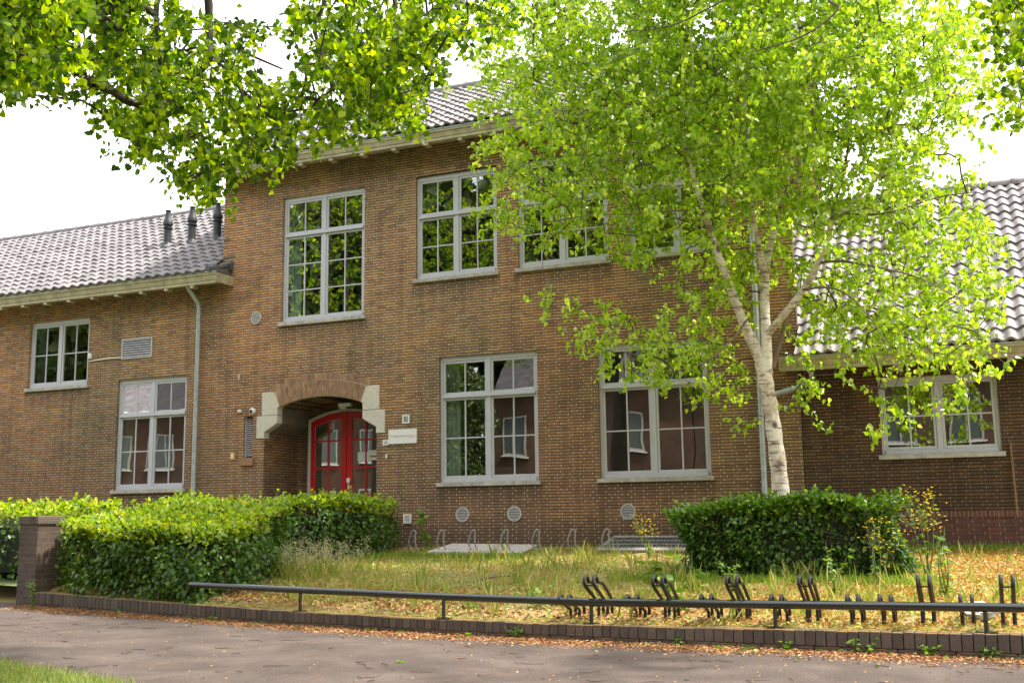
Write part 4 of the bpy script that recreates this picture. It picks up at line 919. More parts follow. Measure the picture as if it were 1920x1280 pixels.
LL = [[(-9.8, -12.2, 0, .34), (-9.7, -12.2, 1.5, .27), (-9.6, -12.15, 3.6, .25), (-9.3, -12.0, 6.0, .2), (-9.1, -11.8, 9, .11), (-9, -11.7, 11.2, .04)],
      [(-9.5, -12.1, 5.0, .15), (-8.4, -11.3, 6.6, .10)]+[(p[0], p[1], p[2], r) for p, r in zip(a1, (.06, .04, .034, .03, .022, .014, .009))],
      [tuple(at(392, 60, 9.6))+(.02,), tuple(at(440, 90, 9.7))+(.015,), tuple(at(530, 130, 9.8))+(.008,)],
      [tuple(at(390, 100, 9.5))+(.018,), tuple(at(440, 150, 9.3))+(.012,), tuple(at(470, 220, 9.2))+(.006,)],
      [(-9.3, -12.0, 6.2, .12), (-7.6, -11.4, 7.2, .08), tuple(at(560, -60, 9.5))+(.03,), tuple(at(590, 60, 9.4))+(.018,), tuple(at(620, 150, 9.3))+(.008,)],
      [(-9.3, -12.0, 6.6, .11), (-6.6, -11.2, 7.6, .07), tuple(at(690, -70, 9.6))+(.028,), tuple(at(735, 60, 9.5))+(.016,), tuple(at(745, 140, 9.4))+(.006,)],
      [(-9.5, -12.1, 5.6, .10), (-8.9, -11.4, 7.6, .06), tuple(at(270, -150, 9.2))+(.03,), tuple(at(292, 30, 9.0))+(.022,), tuple(at(300, 110, 9.0))+(.018,), tuple(at(305, 200, 9.1))+(.008,)],
      [(-9.3, -12, 7, .1), (-10.8, -11.5, 8.6, .06), (-12, -11, 9.4, .03)], [(-9.2, -12, 7.4, .09), (-7.6, -13, 9, .05), (-6.4, -13.4, 9.8, .03)]]
linden('linden_tree', -9.8, -12.2, 0, 'linden tree whose leafy boughs hang across the upper left', tg, LL, .053, 18)
# second linden on the right: a few leaves reach the top right corner
LR = [(1900, 30, 50, 50, 1.3), (1905, 110, 35, 60, .9), (1895, 190, 35, 50, .5), (1960, 60, 60, 90, 1), (1870, 10, 50, 20, .5)]
tg = []
for (cx, cy, rx, ry, w) in LR:
    for _ in range(int(24*w)):
        tg.append(at(cx+rx*RNG.uniform(-1, 1), cy+ry*RNG.uniform(-1, 1), RNG.uniform(9, 11)))
tg += blob(800, (4.5, -11.5, 8.6), (4.6, 3.6, 3.6))
LL = [[(4.6, -12.6, 0, .33), (4.5, -12.5, 2, .26), (4.4, -12.4, 5, .2), (4.4, -12.2, 9, .1), (4.4, -12, 11.4, .04)],
      [(4.4, -12.4, 5, .13), (3.0, -10.8, 6.2, .08), tuple(at(1900, -100, 10))+(.04,), tuple(at(1905, 60, 10))+(.015,)],
      [(3.0, -10.8, 6.3, .05), tuple(at(1620, -60, 9.6))+(.02,), tuple(at(1570, 20, 9.5))+(.010,), tuple(at(1500, 70, 9.4))+(.007,), tuple(at(1400, 100, 9.4))+(.003,)],
      [tuple(at(1620, -60, 9.6))+(.014,), tuple(at(1420, -30, 9.4))+(.012,), tuple(at(1340, 10, 9.3))+(.008,), tuple(at(1260, 48, 9.3))+(.006,), tuple(at(1170, 60, 9.3))+(.003,)],
      [(4.4, -12.3, 7, .1), (6, -12.5, 8.8, .05)]]
linden('linden_tree', 4.6, -12.6, 0, 'linden tree of which only a few dark leaves reach the upper right corner', tg, LL, .066, 10)
LL = [[(-18.5, -12, 0, .3), (-18.4, -12, 3, .24), (-18.3, -11.8, 6, .16), (-18.2, -11.6, 10, .05)], [(-18.3, -11.9, 5, .12), (-16.6, -11, 7.4, .06), (-15.4, -10.4, 8.6, .03)], [(-18.3, -11.9, 5.5, .1), (-20, -11, 8, .05)]]
linden('linden_tree', -18.5, -12, 0, 'linden tree further along the path, mirrored in the upper windows', blob(1500, (-18, -11.2, 8.6), (5.2, 4.4, 4.0)), LL, .11, 6.5)

# opposite side of the street, seen mirrored in the panes ---------
def opposite(name, x0, x1, label, wallm, eavez=7.4):
    o = empty(name, ((x0+x1)/2, -31, 0), label=label, cat='house', group='houses across the street'); cx = (x0+x1)/2
    h = MB().box(x0-cx, x1-cx, -9, 0, -.05, eavez).build('wall', wallm, o)
    rf = MB(); rf.add([(x0-cx-.3, .45, eavez-.1), (x1-cx+.3, .45, eavez-.1), (x1-cx+.3, -4.5, eavez+4.6), (x0-cx-.3, -4.5, eavez+4.6), (x1-cx+.3, -9.45, eavez-.1), (x0-cx-.3, -9.45, eavez-.1)], [(0, 1, 2, 3), (3, 2, 4, 5), (0, 3, 5), (1, 4, 2)])
    rf.build('roof', paint('far_roof_tile', (.10, .09, .095), .95, var=.3, scale=3, spec=.1), o)
    MB().box(x0-cx-.3, x1-cx+.3, .35, .5, eavez-.3, eavez-.102).build('gutter', M_white, o)
    k = int((x1-x0)/2.6)
    for fl, (za, zb) in enumerate(((.9, 2.6), (4.0, 5.9))):
        for i in range(k):
            xc = x0-cx+1.3+i*2.6
            w = MB(); w.box(xc-.65, xc+.65, .0, .05, za, za+.09).box(xc-.65, xc+.65, 0, .05, zb-.09, zb).box(xc-.65, xc-.56, 0, .05, za+.09, zb-.09).box(xc+.56, xc+.65, 0, .05, za+.09, zb-.09).box(xc-.035, xc+.035, 0, .05, za+.09, zb-.09)
            wn = w.build('window', paint('far_frame', (.42, .40, .37), .6), o)
            MB().add([(xc-.56, .012, za+.09), (xc+.56, .012, za+.09), (xc+.56, .012, zb-.09), (xc-.56, .012, zb-.09)], [(0, 1, 2, 3)]).build('pane', paint('far_pane', (.10, .12, .11), .15), wn)
            MB().box(xc-.75, xc+.75, .0, .12, za-.08, za-.002).build('sill', M_white, wn)
    MB().box(-2, -1.3, -5, -4.3, eavez+3.4, eavez+5.4).build('chimney', wallm, o)
opposite('brick_house', -46.8, -27.5, 'long red brown brick terrace far left across the street, mirrored in the left wing panes', M_opp)
opposite('brick_house', -21.8, -11.5, 'red brown brick house with white windows opposite the school, mirrored in the lower panes', M_opp)
opposite('brick_house', -11.44, 6, 'long red brown brick house opposite the right half of the school, mirrored in the panes', M_opp)
def bushy(name, X, Y, c, r, n, label, leaf, ls):
    o = empty(name, (X, Y, 0), label=label, cat='tree', group='trees across the street'); mb = MB()
    p, rr = limb(mb, [(0, 0, 0, .25), (.1, 0, 2, .2), (0, .1, c[2]*.7, .12), (.1, 0, c[2]+r[2]*.7, .03)], 8); mb.build('trunk', M_bark, o, smooth=True)
    q = rdir(n)*(.5+.5*RNG.random((n, 1))**.4)*np.array(r); q *= (1+.18*np.sin(q[:, :1]*2.3+q[:, 2:]*1.9)); q += np.array([c[0]-X, c[1]-Y, c[2]])
    leaves('crown', q, rdir(n), rdir(n), RNG.uniform(ls*.7, ls*1.3, n), 'ovate', leaf, o)
bushy('garden_tree', -22.9, -27, (-22.9, -27, 4.0), (2.7, 2.0, 4.6), 13000, 'bushy green tree across the street, mirrored left in the panes', L_far, .2)
bushy('garden_tree', -33, -36, (-33, -36, 6), (5, 4, 5.5), 8000, 'tall pale green tree far across the street, mirrored between house and bush', L_birch, .36)

def tree_row():
    o = empty('street_tree', (-64, -44, 0), label='tall leafy tree behind the houses across the street, mirrored in the upper panes', cat='tree', group='tall trees behind the opposite houses'); mb = MB()
    limb(mb, [(0, 0, 0, .4), (.2, 0, 5, .3), (0, .2, 11, .18), (.1, 0, 17, .05)], 8); t1 = mb.build('trunk', M_bark, o, smooth=True); n = 9000
    q = rdir(n)*(.45+.55*RNG.random((n, 1))**.5)*np.array((5.6, 4.5, 7.5)); q *= (1+.22*np.sin(q[:, :1]*1.3+q[:, 2:]*1.1)*np.cos(q[:, 1:2]*1.2)); q += np.array([0, 0, 11.5])
    t2 = leaves('crown', q, rdir(n), rdir(n), RNG.uniform(.4, .8, n), 'ovate', L_far, o)
    for i in range(1, 9):
        c = o.copy(); COL.objects.link(c); c.location = (-64+i*10.2+(i % 3)*.8, -44+(i % 2)*2.5, 0); c.rotation_euler = (0, 0, i*1.1); sc = 1.3+.14*math.sin(i*2.2); c.scale = (sc, sc, sc)
        for ch in (t1, t2): d = ch.copy(); COL.objects.link(d); d.parent = c
tree_row()
# ------------------------------------------------------------------ HEDGES
def hedge(name, foot, ztop, zbot, n, size, label, mat, shoots=80, hole=.0):
    """foot: polygon in XY; ztop(x,y) ; leaves packed in a shell round the volume"""
    fx = np.array([p[0] for p in foot]); fy = np.array([p[1] for p in foot]); cx, cy = fx.mean(), fy.mean()
    o = empty(name, (cx, cy, gz(cy)), label=label, cat='hedge')
    lo = np.array([fx.min(), fy.min()]); hi = np.array([fx.max(), fy.max()])
    Pm = []; need = n
    A = np.array(foot); Bp = np.roll(A, -1, 0)
    def edge_dist(q):
        d = np.full(len(q), 9.0)
        for a, b in zip(A, Bp):
            ab = b-a; t = np.clip(((q-a)@ab)/(ab@ab), 0, 1); d = np.minimum(d, np.linalg.norm(q-(a+t[:, None]*ab), axis=1))
        return d
    area = 0
    while need > 0:
        q = lo+(hi-lo)*RNG.random((need*4, 2)); q = q[inpoly(q[:, 0], q[:, 1], foot)]
        zt = ztop(q[:, 0], q[:, 1]); zb = zbot(q[:, 0], q[:, 1]); u = RNG.random(len(q)); z = zb+(zt-zb)*u
        z = np.where(RNG.random(len(q)) < .3, zt-np.abs(RNG.normal(0, .06, len(q))), z)
        d = edge_dist(q); lump = .10*np.sin(q[:, 0]*4.1+z*5)+.08*np.sin(q[:, 1]*5.3-z*4+1)+.05*np.sin(q[:, 0]*11+z*9)
        ok = ((d < .26+lump*.6) | (zt-z < .17+lump*.4)) & (d > .0)
        top = zt-z; ok &= ~((d < .10*RNG.random(len(q))+.12*np.clip(1-top/.2, 0, 1)) & (RNG.random(len(q)) < .75))
        # rounder bottom: thinner near the ground
        ok &= ~((z-zb < .22*RNG.random(len(q))) & (RNG.random(len(q)) < .25))
        q = q[ok]; z = z[ok]; d = d[ok]; Pm.append(np.column_stack([q, z])[:need]); need -= len(Pm[-1])
    P = np.concatenate(Pm); lump = norm(P-np.array([cx, cy, .7]))
    push = .09*np.sin(P[:, 0]*3.3+1)*np.sin(P[:, 2]*6+P[:, 1]*3)+.05*np.sin(P[:, 0]*9+P[:, 2]*7)
    P = P+lump*push[:, None]*np.array([1, 1, .6])
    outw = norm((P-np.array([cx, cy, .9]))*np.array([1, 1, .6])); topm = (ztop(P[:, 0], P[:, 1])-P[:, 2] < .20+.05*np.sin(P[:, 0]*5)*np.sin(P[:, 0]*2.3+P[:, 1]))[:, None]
    T = norm(outw*.7+RNG.normal(0, .55, P.shape)+np.where(topm, [[0, 0, .5]], [[0, 0, -.45]]))
    Nn = norm(outw*.5+np.array([0, 0, .8])+RNG.normal(0, .45, P.shape))
    # shoots above the top
    sp = []; st = []
    k = 0
    while k < shoots:
        q = lo+(hi-lo)*RNG.random(2)
        if not inpoly(np.array([q[0]]), np.array([q[1]]), foot)[0]: continue
        k += 1; h = abs(RNG.normal(0, .07))+.03; zt = float(ztop(np.array([q[0]]), np.array([q[1]]))[0]); lean = RNG.normal(0, .25, 2)
        for j in range(int(4+h*26)):
            f = j/(4+h*26); sp.append((q[0]+lean[0]*h*f+RNG.normal(0, .012), q[1]+lean[1]*h*f+RNG.normal(0, .012), zt-.05+(h+.05)*f)); st.append(norm(np.array([RNG.normal(0, .8), RNG.normal(0, .8), .55])))
    P = np.concatenate([P, sp]); T = np.concatenate([T, st]); Nn = np.concatenate([Nn, rdir(len(sp), 0, 1)])
    c3 = np.array([cx, cy, gz(cy)])
    lit_top = np.concatenate([(topm[:, 0]) & (RNG.random(len(topm)) < .85), np.ones(len(sp), bool)]); sz = RNG.uniform(size*.65, size*1.2, len(P))
    for nm, mk, mm in (('foliage', ~lit_top, L_hedgeD), ('lit_top_leaves', lit_top, mat)):  # top leaves coloured brighter, sides darker: sun and shade painted in
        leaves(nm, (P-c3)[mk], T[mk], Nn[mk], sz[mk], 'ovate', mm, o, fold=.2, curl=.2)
    # inner stems: a thicket of bare twigs, in the dark bark colour
    mbt = MB()
    for _ in range(50):
        while True:
            q = lo+(hi-lo)*RNG.random(2)
            if inpoly(np.array([q[0]]), np.array([q[1]]), foot)[0]: break
        zt = float(ztop(np.array([q[0]]), np.array([q[1]]))[0]); l = RNG.normal(0, .12, 2)
        a = Vector((q[0]-cx, q[1]-cy, gz(q[1])-.1-c3[2])); b = Vector((q[0]-cx+l[0], q[1]-cy+l[1], zt-.08-c3[2])); m = a.lerp(b, .5)+Vector((RNG.normal(0, .05), RNG.normal(0, .05), 0))
        mbt.tube([a, m, b], [.012, .008, .004], 4, cap=False)
        for _k in range(3):
            t = RNG.uniform(.3, .9); s = a.lerp(b, t); e = s+Vector((RNG.normal(0, .2), RNG.normal(0, .2), RNG.uniform(.02, .18))); mbt.tube([s, e], [.006, .003], 3, cap=False)
    mbt.build('stems', M_bark, o)
    # added solid core, painted near-black for the shade inside the hedge
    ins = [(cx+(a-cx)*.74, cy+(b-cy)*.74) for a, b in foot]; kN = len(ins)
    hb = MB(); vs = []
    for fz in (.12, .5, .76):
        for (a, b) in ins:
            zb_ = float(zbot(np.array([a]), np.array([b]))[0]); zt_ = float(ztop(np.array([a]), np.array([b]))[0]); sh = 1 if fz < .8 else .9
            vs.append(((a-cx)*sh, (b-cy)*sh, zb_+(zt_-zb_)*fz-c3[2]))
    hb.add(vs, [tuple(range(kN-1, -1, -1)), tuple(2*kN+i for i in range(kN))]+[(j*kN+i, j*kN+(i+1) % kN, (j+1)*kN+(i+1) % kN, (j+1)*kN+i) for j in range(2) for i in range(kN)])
    hb.build('dark_core', paint('core_shade_colour', (.02, .03, .010), .95, var=.5, scale=14), o)
    return o
g0 = lambda x, y: 0.6+.05625*y
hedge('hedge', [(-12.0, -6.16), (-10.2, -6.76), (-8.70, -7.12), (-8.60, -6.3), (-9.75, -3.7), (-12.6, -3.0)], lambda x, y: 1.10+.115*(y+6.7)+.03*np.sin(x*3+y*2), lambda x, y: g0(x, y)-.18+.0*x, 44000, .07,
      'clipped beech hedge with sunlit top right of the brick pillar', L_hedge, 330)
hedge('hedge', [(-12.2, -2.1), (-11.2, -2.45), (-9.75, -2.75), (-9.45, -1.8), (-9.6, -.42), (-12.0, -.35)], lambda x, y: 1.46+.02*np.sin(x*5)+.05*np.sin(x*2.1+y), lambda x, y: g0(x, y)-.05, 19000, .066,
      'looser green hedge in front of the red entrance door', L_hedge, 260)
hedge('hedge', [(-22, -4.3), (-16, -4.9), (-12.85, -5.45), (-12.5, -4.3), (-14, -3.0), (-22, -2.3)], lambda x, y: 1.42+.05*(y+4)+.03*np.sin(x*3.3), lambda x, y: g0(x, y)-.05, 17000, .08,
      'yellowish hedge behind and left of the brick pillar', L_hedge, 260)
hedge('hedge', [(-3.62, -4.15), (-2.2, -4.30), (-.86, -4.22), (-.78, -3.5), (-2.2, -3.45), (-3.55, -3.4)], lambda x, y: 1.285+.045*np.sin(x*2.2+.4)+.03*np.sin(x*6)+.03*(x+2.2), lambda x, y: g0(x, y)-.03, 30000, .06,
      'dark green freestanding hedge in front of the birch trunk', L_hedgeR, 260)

# ------------------------------------------------------------------ GROUND COVER
def scatter(poly_px, n):
    """points on the sloping garden inside an image polygon"""
    xs = [p[0] for p in poly_px]; ys = [p[1] for p in poly_px]; out = []
    c = [ong(x, y) for x, y in poly_px]; lo = np.min(c, 0); hi = np.max(c, 0)
    P2 = [(v[0], v[1]) for v in c]
    while len(out) < n:
        q = lo[:2]+(hi[:2]-lo[:2])*RNG.random((n*3, 2)); q = q[inpoly(q[:, 0], q[:, 1], P2)]; out += list(q)
    out = np.array(out[:n]); return np.column_stack([out, gz(out[:, 1])])
def region(n, x0, x1, y0=None, y1=-.05, patch=None):
    xs = RNG.uniform(x0, x1, n); kys = np.array([kline(x)[0] for x in xs])+.24; ylo = kys if y0 is None else np.maximum(kys, y0)
    y = ylo+(y1-ylo)*RNG.random(n); P = np.column_stack([xs, y, gz(y)])
    if patch is not None:
        f = patch(xs, y); P = P[RNG.random(len(P)) < f]
    return P
def patchn(a, b, c, d):
    return lambda x, y: np.clip(.5+.5*np.sin(x*a+y*b+c)*np.sin(x*b*.7-y*a*.9+d)+.25*np.sin(x*a*3.1+c)*np.sin(y*b*2.7+d), .04, 1)
# tiny ground cover leaves and fallen petals
P = region(80000, -12, 3.5, patch=lambda x, y: np.clip(.35+.65*patchn(1.3, 1.7, 0, 1)(x, y), 0, 1)*np.where(x > -2.2, .75, 1)); P[:, 2] += RNG.random(len(P))*.035
leaves('ground_cover', P, rdir(len(P), -.1, .6), rdir(len(P), .4, 1), RNG.uniform(.018, .045, len(P)), 'ovate', L_cover, kind='stuff')
P = region(46000, -3.2, 4.5, y1=-.4, patch=lambda x, y: np.clip((x+3.0)*.55, 0, 1)); P[:, 2] += RNG.random(len(P))*.04
leaves('dry_ground_cover', P, rdir(len(P), -.1, .7), rdir(len(P), .3, 1), RNG.uniform(.02, .045, len(P)), 'ovate', L_coverO, kind='stuff')
P = region(9000, -11, -2, y0=-8, y1=-5.6); P[:, 2] += RNG.random(len(P))*.03
leaves('leaf_litter_bed', P, rdir(len(P), -.1, .5), rdir(len(P), .3, 1), RNG.uniform(.02, .05, len(P)), 'ovate', L_litter, kind='stuff')
def blades(name, P, hmin, hmax, mat, lean=.35, shape='blade', **kw):
    n = len(P); T = norm(np.column_stack([RNG.normal(0, lean, n), RNG.normal(0, lean, n), np.ones(n)]))
    return leaves(name, P, T, rdir(n, -.2, .2), RNG.uniform(hmin, hmax, n)**1.0, shape, mat, fold=.1, curl=.35, **kw)
def clumped(P, r, k):
    idx = RNG.integers(0, len(P), len(P)*k); q = P[idx]+np.column_stack([RNG.normal(0, r, len(idx)), RNG.normal(0, r, len(idx)), np.zeros(len(idx))])
    q[:, 2] = gz(q[:, 1])-.01; ky = np.array([kline(x)[0] for x in q[:, 0]]); return q[(q[:, 1] > ky+.22) & (q[:, 1] < -.03)]
P = clumped(region(3000, -9.3, -.4, patch=lambda x, y: patchn(1.1, 1.4, 2, .3)(x, y)*np.clip((y+7.4)/1.8, .03, 1)), .07, 16)
blades('dry_grass', P, .03, .11, L_grass, kind='stuff')
P = clumped(np.concatenate([region(260, -9.8, -6.5, y0=-2.1, y1=-1.5), region(500, -3.2, 3.5, y0=-.8), region(420, -4.3, -.4, y0=-4.9, y1=-4.25)]), .06, 10)
blades('green_grass', P, .03, .14, L_grassG, kind='stuff')
P = clumped(region(260, -7.6, 3, y1=-1.5), .05, 8); blades('sparse_tall_grass', P, .12, .30, L_grass, .3, kind='stuff')
# grass verge (near left)
xs = RNG.uniform(-11, -4.2, 60000); ys = RNG.uniform(-13.2, -9.6, 60000); yv = np.interp(xs, [v[0] for v in vg], [v[1] for v in vg])
mk = ys < yv+RNG.normal(0, .05, len(xs)); P = np.column_stack([xs, ys, np.full(len(xs), .012)])[mk]
blades('verge_grass', P, .03, .08, L_verge, .5, kind='stuff')
# wispy seeding grass by the left hedge
base = clumped(np.array([[x_, y_, 0] for x_, y_ in zip(RNG.uniform(-9.9, -8.2, 60), RNG.uniform(-5.2, -3.6, 60))]), .12, 10)
blades('tall_grass', base, .10, .34, L_grass, .22, kind='stuff')
pl_ = []; 
for b in base[:260]:
    h = RNG.uniform(.28, .56); l = RNG.normal(0, .12, 2)
    for j in range(22): f = RNG.uniform(.6, 1); pl_.append((b[0]+l[0]*h*f+RNG.normal(0, .02*(1.3-f)*3), b[1]+l[1]*h*f+RNG.normal(0, .02), b[2]+h*f))
pl_ = np.array(pl_); leaves('grass_seed_heads', pl_, rdir(len(pl_), -.3, 1), rdir(len(pl_)), RNG.uniform(.010, .022, len(pl_)), 'grain', L_plume, kind='stuff')
# litter along the kerb and on the asphalt
xs = RNG.uniform(-12.5, 4.5, 46000); wdt = np.interp(xs, [-12, -9, -5, 0, 4], [.45, .34, .48, .55, .5]); dd = np.abs(RNG.normal(0, 1, len(xs)))*wdt*.42
ky = np.array([kline(x)[0] for x in xs]); P = np.column_stack([xs, ky-.006-dd, .004+RNG.random(len(xs))*.018*np.exp(-dd*6)]); P = P[(RNG.random(len(P)) < .45+.55*np.sin(xs*2.1)**2)]
leaves('kerb_litter', P, rdir(len(P), -.1, .25), rdir(len(P), .6, 1), RNG.uniform(.010, .034, len(P)), 'grain', L_litter, kind='stuff')
P = np.column_stack([RNG.uniform(-13, 4.5, 2600), RNG.uniform(-12.4, -6.2, 2600), np.full(2600, .006)]); ky = np.array([kline(x)[0] for x in P[:, 0]]); P = P[P[:, 1] < ky-.1]
leaves('path_litter', P, rdir(len(P), -.03, .15), rdir(len(P), .8, 1), RNG.uniform(.008, .028, len(P)), 'grain', L_litter, kind='stuff')
P = np.column_stack([RNG.uniform(-11, 3, 12), RNG.uniform(-11.5, -8.4, 12), np.full(12, .008)]); P = np.concatenate([P, np.column_stack([RNG.uniform(-9, 3, 60), np.zeros(60), np.full(60, .012)])]); P[12:, 1] = [kline(x)[0]-abs(RNG.normal(.1, .12)) for x in P[12:, 0]]
leaves('fallen_leaves', P, rdir(72, -.05, .2), rdir(72, .6, 1), RNG.uniform(.03, .075, 72), 'heart', L_weed, kind='stuff')
tw = MB()
for _ in range(230):
    x_ = RNG.uniform(-12, 2); y_ = RNG.uniform(-12, kline(x_)[0]-.1); a = RNG.normal(.1, .8); l = RNG.uniform(.04, .30)*RNG.uniform(.5, 1); b = RNG.normal(0, .5)
    pts = [(x_+math.cos(a+b*t*3)*l*t, y_+math.sin(a+b*t*3)*l*t, .008+RNG.random()*.006) for t in (0, .3, .6, 1)]
    tw.tube(pts, [.0028, .0035, .003, .0015], 4, cap=False)
tw.build('fallen_twigs', M_twig, kind='stuff')

xs = RNG.uniform(-12, 5, 16000); P = np.column_stack([xs, np.array([kline(x)[0] for x in xs])+.16+np.abs(RNG.normal(0, .13, len(xs))), np.array([kline(x)[1] for x in xs])-.006+RNG.random(len(xs))*.02])
leaves('edge_litter', P, rdir(len(P), -.1, .4), rdir(len(P), .4, 1), RNG.uniform(.014, .036, len(P)), 'grain', L_cover, kind='stuff')
# weeds ----------------------------------------------------------
def weed(name, loc, h, n, ls, label, cat='weed', mat=L_weed, shape='ovate', spread=.12, stems=3, flower=None, nf=0, group=None):
    o = empty(name, loc, label=label, cat=cat, group=group); mb = MB(); P = []; T = []; Fp = []
    for s in range(stems):
        l = RNG.normal(0, spread, 2); pts = [(l[0]*t*h*1.2+.02*math.sin(t*5+s), l[1]*t*h*1.2, h*t*(1-.1*s/stems)) for t in np.linspace(0, 1, 7)]
        mb.tube(pts, [.007*h*(1.2-t) + .0015 for t in np.linspace(0, 1, 7)], 5)
        for j in range(n//stems):
            t = RNG.uniform(.12, 1); q = pts[min(6, int(t*6))]; a = RNG.random()*6.28; P.append((q[0]+RNG.normal(0, .008), q[1]+RNG.normal(0, .008), q[2]+RNG.normal(0, .02)))
            T.append((math.cos(a), math.sin(a), RNG.uniform(-.3, .5)))
        for j in range(nf//stems):
            t = RNG.uniform(.55, 1.08); r_ = spread*1.5*(t); Fp.append((l[0]*t*h*1.2+RNG.normal(0, r_*h*.6), l[1]*t*h+RNG.normal(0, r_*h*.6), h*t+RNG.normal(0, .03)))
            if j % 2 == 0: mb.tube([pts[4], (Fp[-1][0]*.6+pts[4][0]*.4, Fp[-1][1]*.6+pts[4][1]*.4, (Fp[-1][2]+pts[4][2])/2), Fp[-1]], .0018, 3, cap=False)
    mb.build('stem', paint('green_stem', (.10, .15, .04), .7), o)
    P = np.array(P); T = np.array(T); leaves('leaves', P, T, rdir(len(P), .5, 1), RNG.uniform(ls*.5, ls, len(P)), shape, mat, o, curl=.4)
    if nf:
        Fp = np.array(Fp); k = 5; PP = np.repeat(Fp, k, 0); leaves('flowers', PP, rdir(len(PP), -.2, .5), rdir(len(PP), .5, 1), np.full(len(PP), .018), 'ovate', L_flower if flower is None else flower, o, kind='stuff')
    return o
def gp(px, Y): p = ony(px, 1000, Y); return (p[0], Y, gz(Y)-.01)
weed('broadleaf_weed', gp(797, -.75), .80, 34, .17, 'tall broad leaved weed with pale buds against the wall left of the round vents', spread=.05, stems=1)
weed('ragwort', gp(1735, -3.9), .98, 60, .07, 'tall yellow flowering ragwort right of the right hedge', 'wildflower', spread=.16, stems=6, nf=150)
weed('ragwort', gp(1640, -4.75), .72, 50, .06, 'yellow flowering ragwort in front of the right hedge', 'wildflower', spread=.2, stems=4, nf=60)
weed('ragwort', gp(1215, -1.9), .62, 40, .05, 'spindly yellow flowering plant beside the metal grate', 'wildflower', spread=.14, stems=3, nf=60)
weed('seedling', gp(1262, -7.05), .42, 26, .16, 'broad leaved seedling behind the rail at the second tall bike stand', spread=.35, stems=3)
weed('seedling', gp(1300, -5.4), .48, 22, .17, 'pale leaved sapling at the left foot of the right hedge', spread=.3, stems=3)
weed('seedling', gp(1228, -4.9), .33, 30, .15, 'low broad leaved plant left of the right hedge', spread=.5, stems=4)
weed('thistle', gp(1375, -5.5), .40, 60, .08, 'leafy weed before the left half of the right hedge', spread=.35, stems=5)
weed('thistle', gp(1555, -5.9), .62, 60, .07, 'upright leafy stalk before the middle of the right hedge', spread=.12, stems=3)
weed('thistle', gp(1765, -5.8), .75, 60, .08, 'upright weed stalks above the fifth tall bike stand', spread=.08, stems=4)
weed('nettle', gp(540, -3.6), .5, 60, .07, 'leafy weed at the foot of the hedge before the entrance', spread=.3, stems=5)
weed('nettle', gp(880, -7.25), .2, 20, .09, 'bright yellow green weed behind the rail left of the bike stands', spread=.5, stems=4)
weed('nettle', gp(1010, -7.1), .28, 60, .07, 'leafy yellow green weed patch left of the first low bike stand', spread=.6, stems=6)
for i, (px, py, s, lb) in enumerate([(985, 1192, .13, 'weed at the kerb foot under the left group of bike stands'), (1625, 1222, .12, 'leafy weed at the kerb foot under the low bike stands at right'), (430, 1160, .06, 'small weed at the kerb foot near the left hedge'), (1270, 1212, .05, 'tiny weed at the kerb foot below the seedling'), (1745, 1225, .07, 'small sprig at the kerb foot below the fifth tall stand'), (1850, 1232, .08, 'weed at the kerb foot near the right edge'), (1480, 1217, .06, 'pale leaf weed at the kerb foot below the fourth tall stand')]):
    p = ony(px, py, -8.1); d = ray(px, py); t = -1.2/d[2]; q = CP+d*t
    weed('kerb_weed', (q[0], kline(q[0])[0]-.03, 0), s, 34, .05, lb, group='weeds at the foot of the kerb', spread=.6, stems=5)
p = ong(70, 1135); weed('pillar_weed', (-12.1, -6.42, 0), .42, 90, .045, 'feathery weed growing at the foot of the brick pillar', spread=.18, stems=5)
sk = MB(); a = ong(880, 1094); b = ong(985, 1080); sk.tube([a+[0, 0, .02], a*.6+b*.4+[0, 0, .05], a*.3+b*.7+[0, 0, .04], b+[0, 0, .06]], [.014, .018, .012, .006], 6)
sk.build('fallen_branch', paint('dead_wood', (.22, .15, .10), .9), label='dead grey brown branch lying in the garden grass', cat='branch')
pb = MB(); c = ony(1838, 1166, -7.2); rs_ = np.random.default_rng(3); vs = []; n_ = 12
for j in range(7):
    for k in range(n_):
        a = 2*math.pi*k/n_; rr = math.sin(math.pi*(j+.6)/7.4)*.11*(1+.35*rs_.normal(0, .5)); vs.append((c[0]+rr*1.5*math.cos(a), c[1]+rr*math.sin(a), gz(-7.2)+.17*j/6+rs_.normal(0, .008)))
pb.add(vs, [(j*n_+k, j*n_+(k+1) % n_, (j+1)*n_+(k+1) % n_, (j+1)*n_+k) for j in range(6) for k in range(n_)]+[tuple(range(n_-1, -1, -1)), tuple(6*n_+k for k in range(n_))])
pb.build('plastic_bag', paint('white_film', (.62, .64, .6), .35), label='crumpled white plastic bag lying behind the rail at the far right', cat='bag')
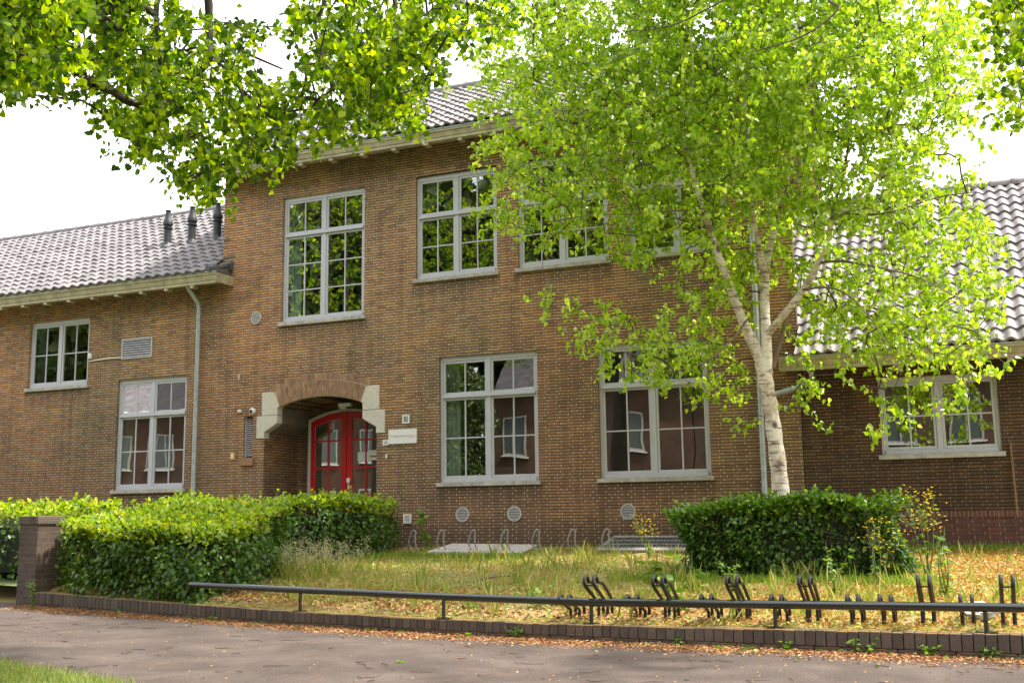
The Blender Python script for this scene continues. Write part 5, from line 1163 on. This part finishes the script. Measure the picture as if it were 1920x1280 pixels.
MB().tube([(.565, -.10, 1.05), (.56, -.06, 1.6), (.555, -.02, 2.16)], .016, 6).build('wooden_pole', paint('weathered_wood', (.22, .12, .06), .8), label='thin wooden pole leaning on the right wing wall', cat='pole')

# ------------------------------------------------------------------ LIGHT, SKY, CAMERA
SUN_EL, SUN_AZ = R(56), R(66)       # azimuth measured from +Y (behind the school) towards +X
sd_ = Vector((math.sin(SUN_AZ)*math.cos(SUN_EL), math.cos(SUN_AZ)*math.cos(SUN_EL), math.sin(SUN_EL)))
ld = bpy.data.lights.new('sun', 'SUN'); ld.energy = 2.9; ld.angle = R(2.5); ld.color = (1.0, .95, .86)
lo = bpy.data.objects.new('sun', ld); COL.objects.link(lo); lo.rotation_euler = sd_.to_track_quat('Z', 'Y').to_euler(); lo.location = (0, 0, 30)
wd = bpy.data.worlds.new('World'); S.world = wd; wd.use_nodes = True; t = wd.node_tree; t.nodes.clear()
sky = t.nodes.new('ShaderNodeTexSky'); sky.sky_type = 'NISHITA'; sky.sun_disc = False; sky.sun_elevation = SUN_EL; sky.sun_rotation = SUN_AZ; sky.air_density = 1.0; sky.dust_density = 6.0; sky.ozone_density = 1.0
mx = t.nodes.new('ShaderNodeMix'); mx.data_type = 'RGBA'; mx.inputs[0].default_value = .80; mx.inputs[7].default_value = (9.5, 9.6, 9.8, 1)
bg = t.nodes.new('ShaderNodeBackground'); bg.inputs[1].default_value = .10; ow = t.nodes.new('ShaderNodeOutputWorld')
t.links.new(sky.outputs[0], mx.inputs[6]); t.links.new(mx.outputs[2], bg.inputs[0]); t.links.new(bg.outputs[0], ow.inputs[0])
cd = bpy.data.cameras.new('camera'); co = bpy.data.objects.new('camera', cd); COL.objects.link(co)
cd.sensor_width = 36; cd.lens = 36*FPX/1920; cd.clip_start = .05; cd.clip_end = 3000
Mx = Matrix((tuple(_Rv), tuple(_Uv), tuple(-_F))).transposed().to_4x4(); Mx.translation = Vector(CP); co.matrix_world = Mx
S.camera = co
S.cycles.diffuse_bounces = 6; S.cycles.transmission_bounces = 8; S.cycles.max_bounces = 14
S.view_settings.view_transform = 'Standard'; S.view_settings.look = 'None'; S.view_settings.exposure = 1.64; S.view_settings.gamma = 1
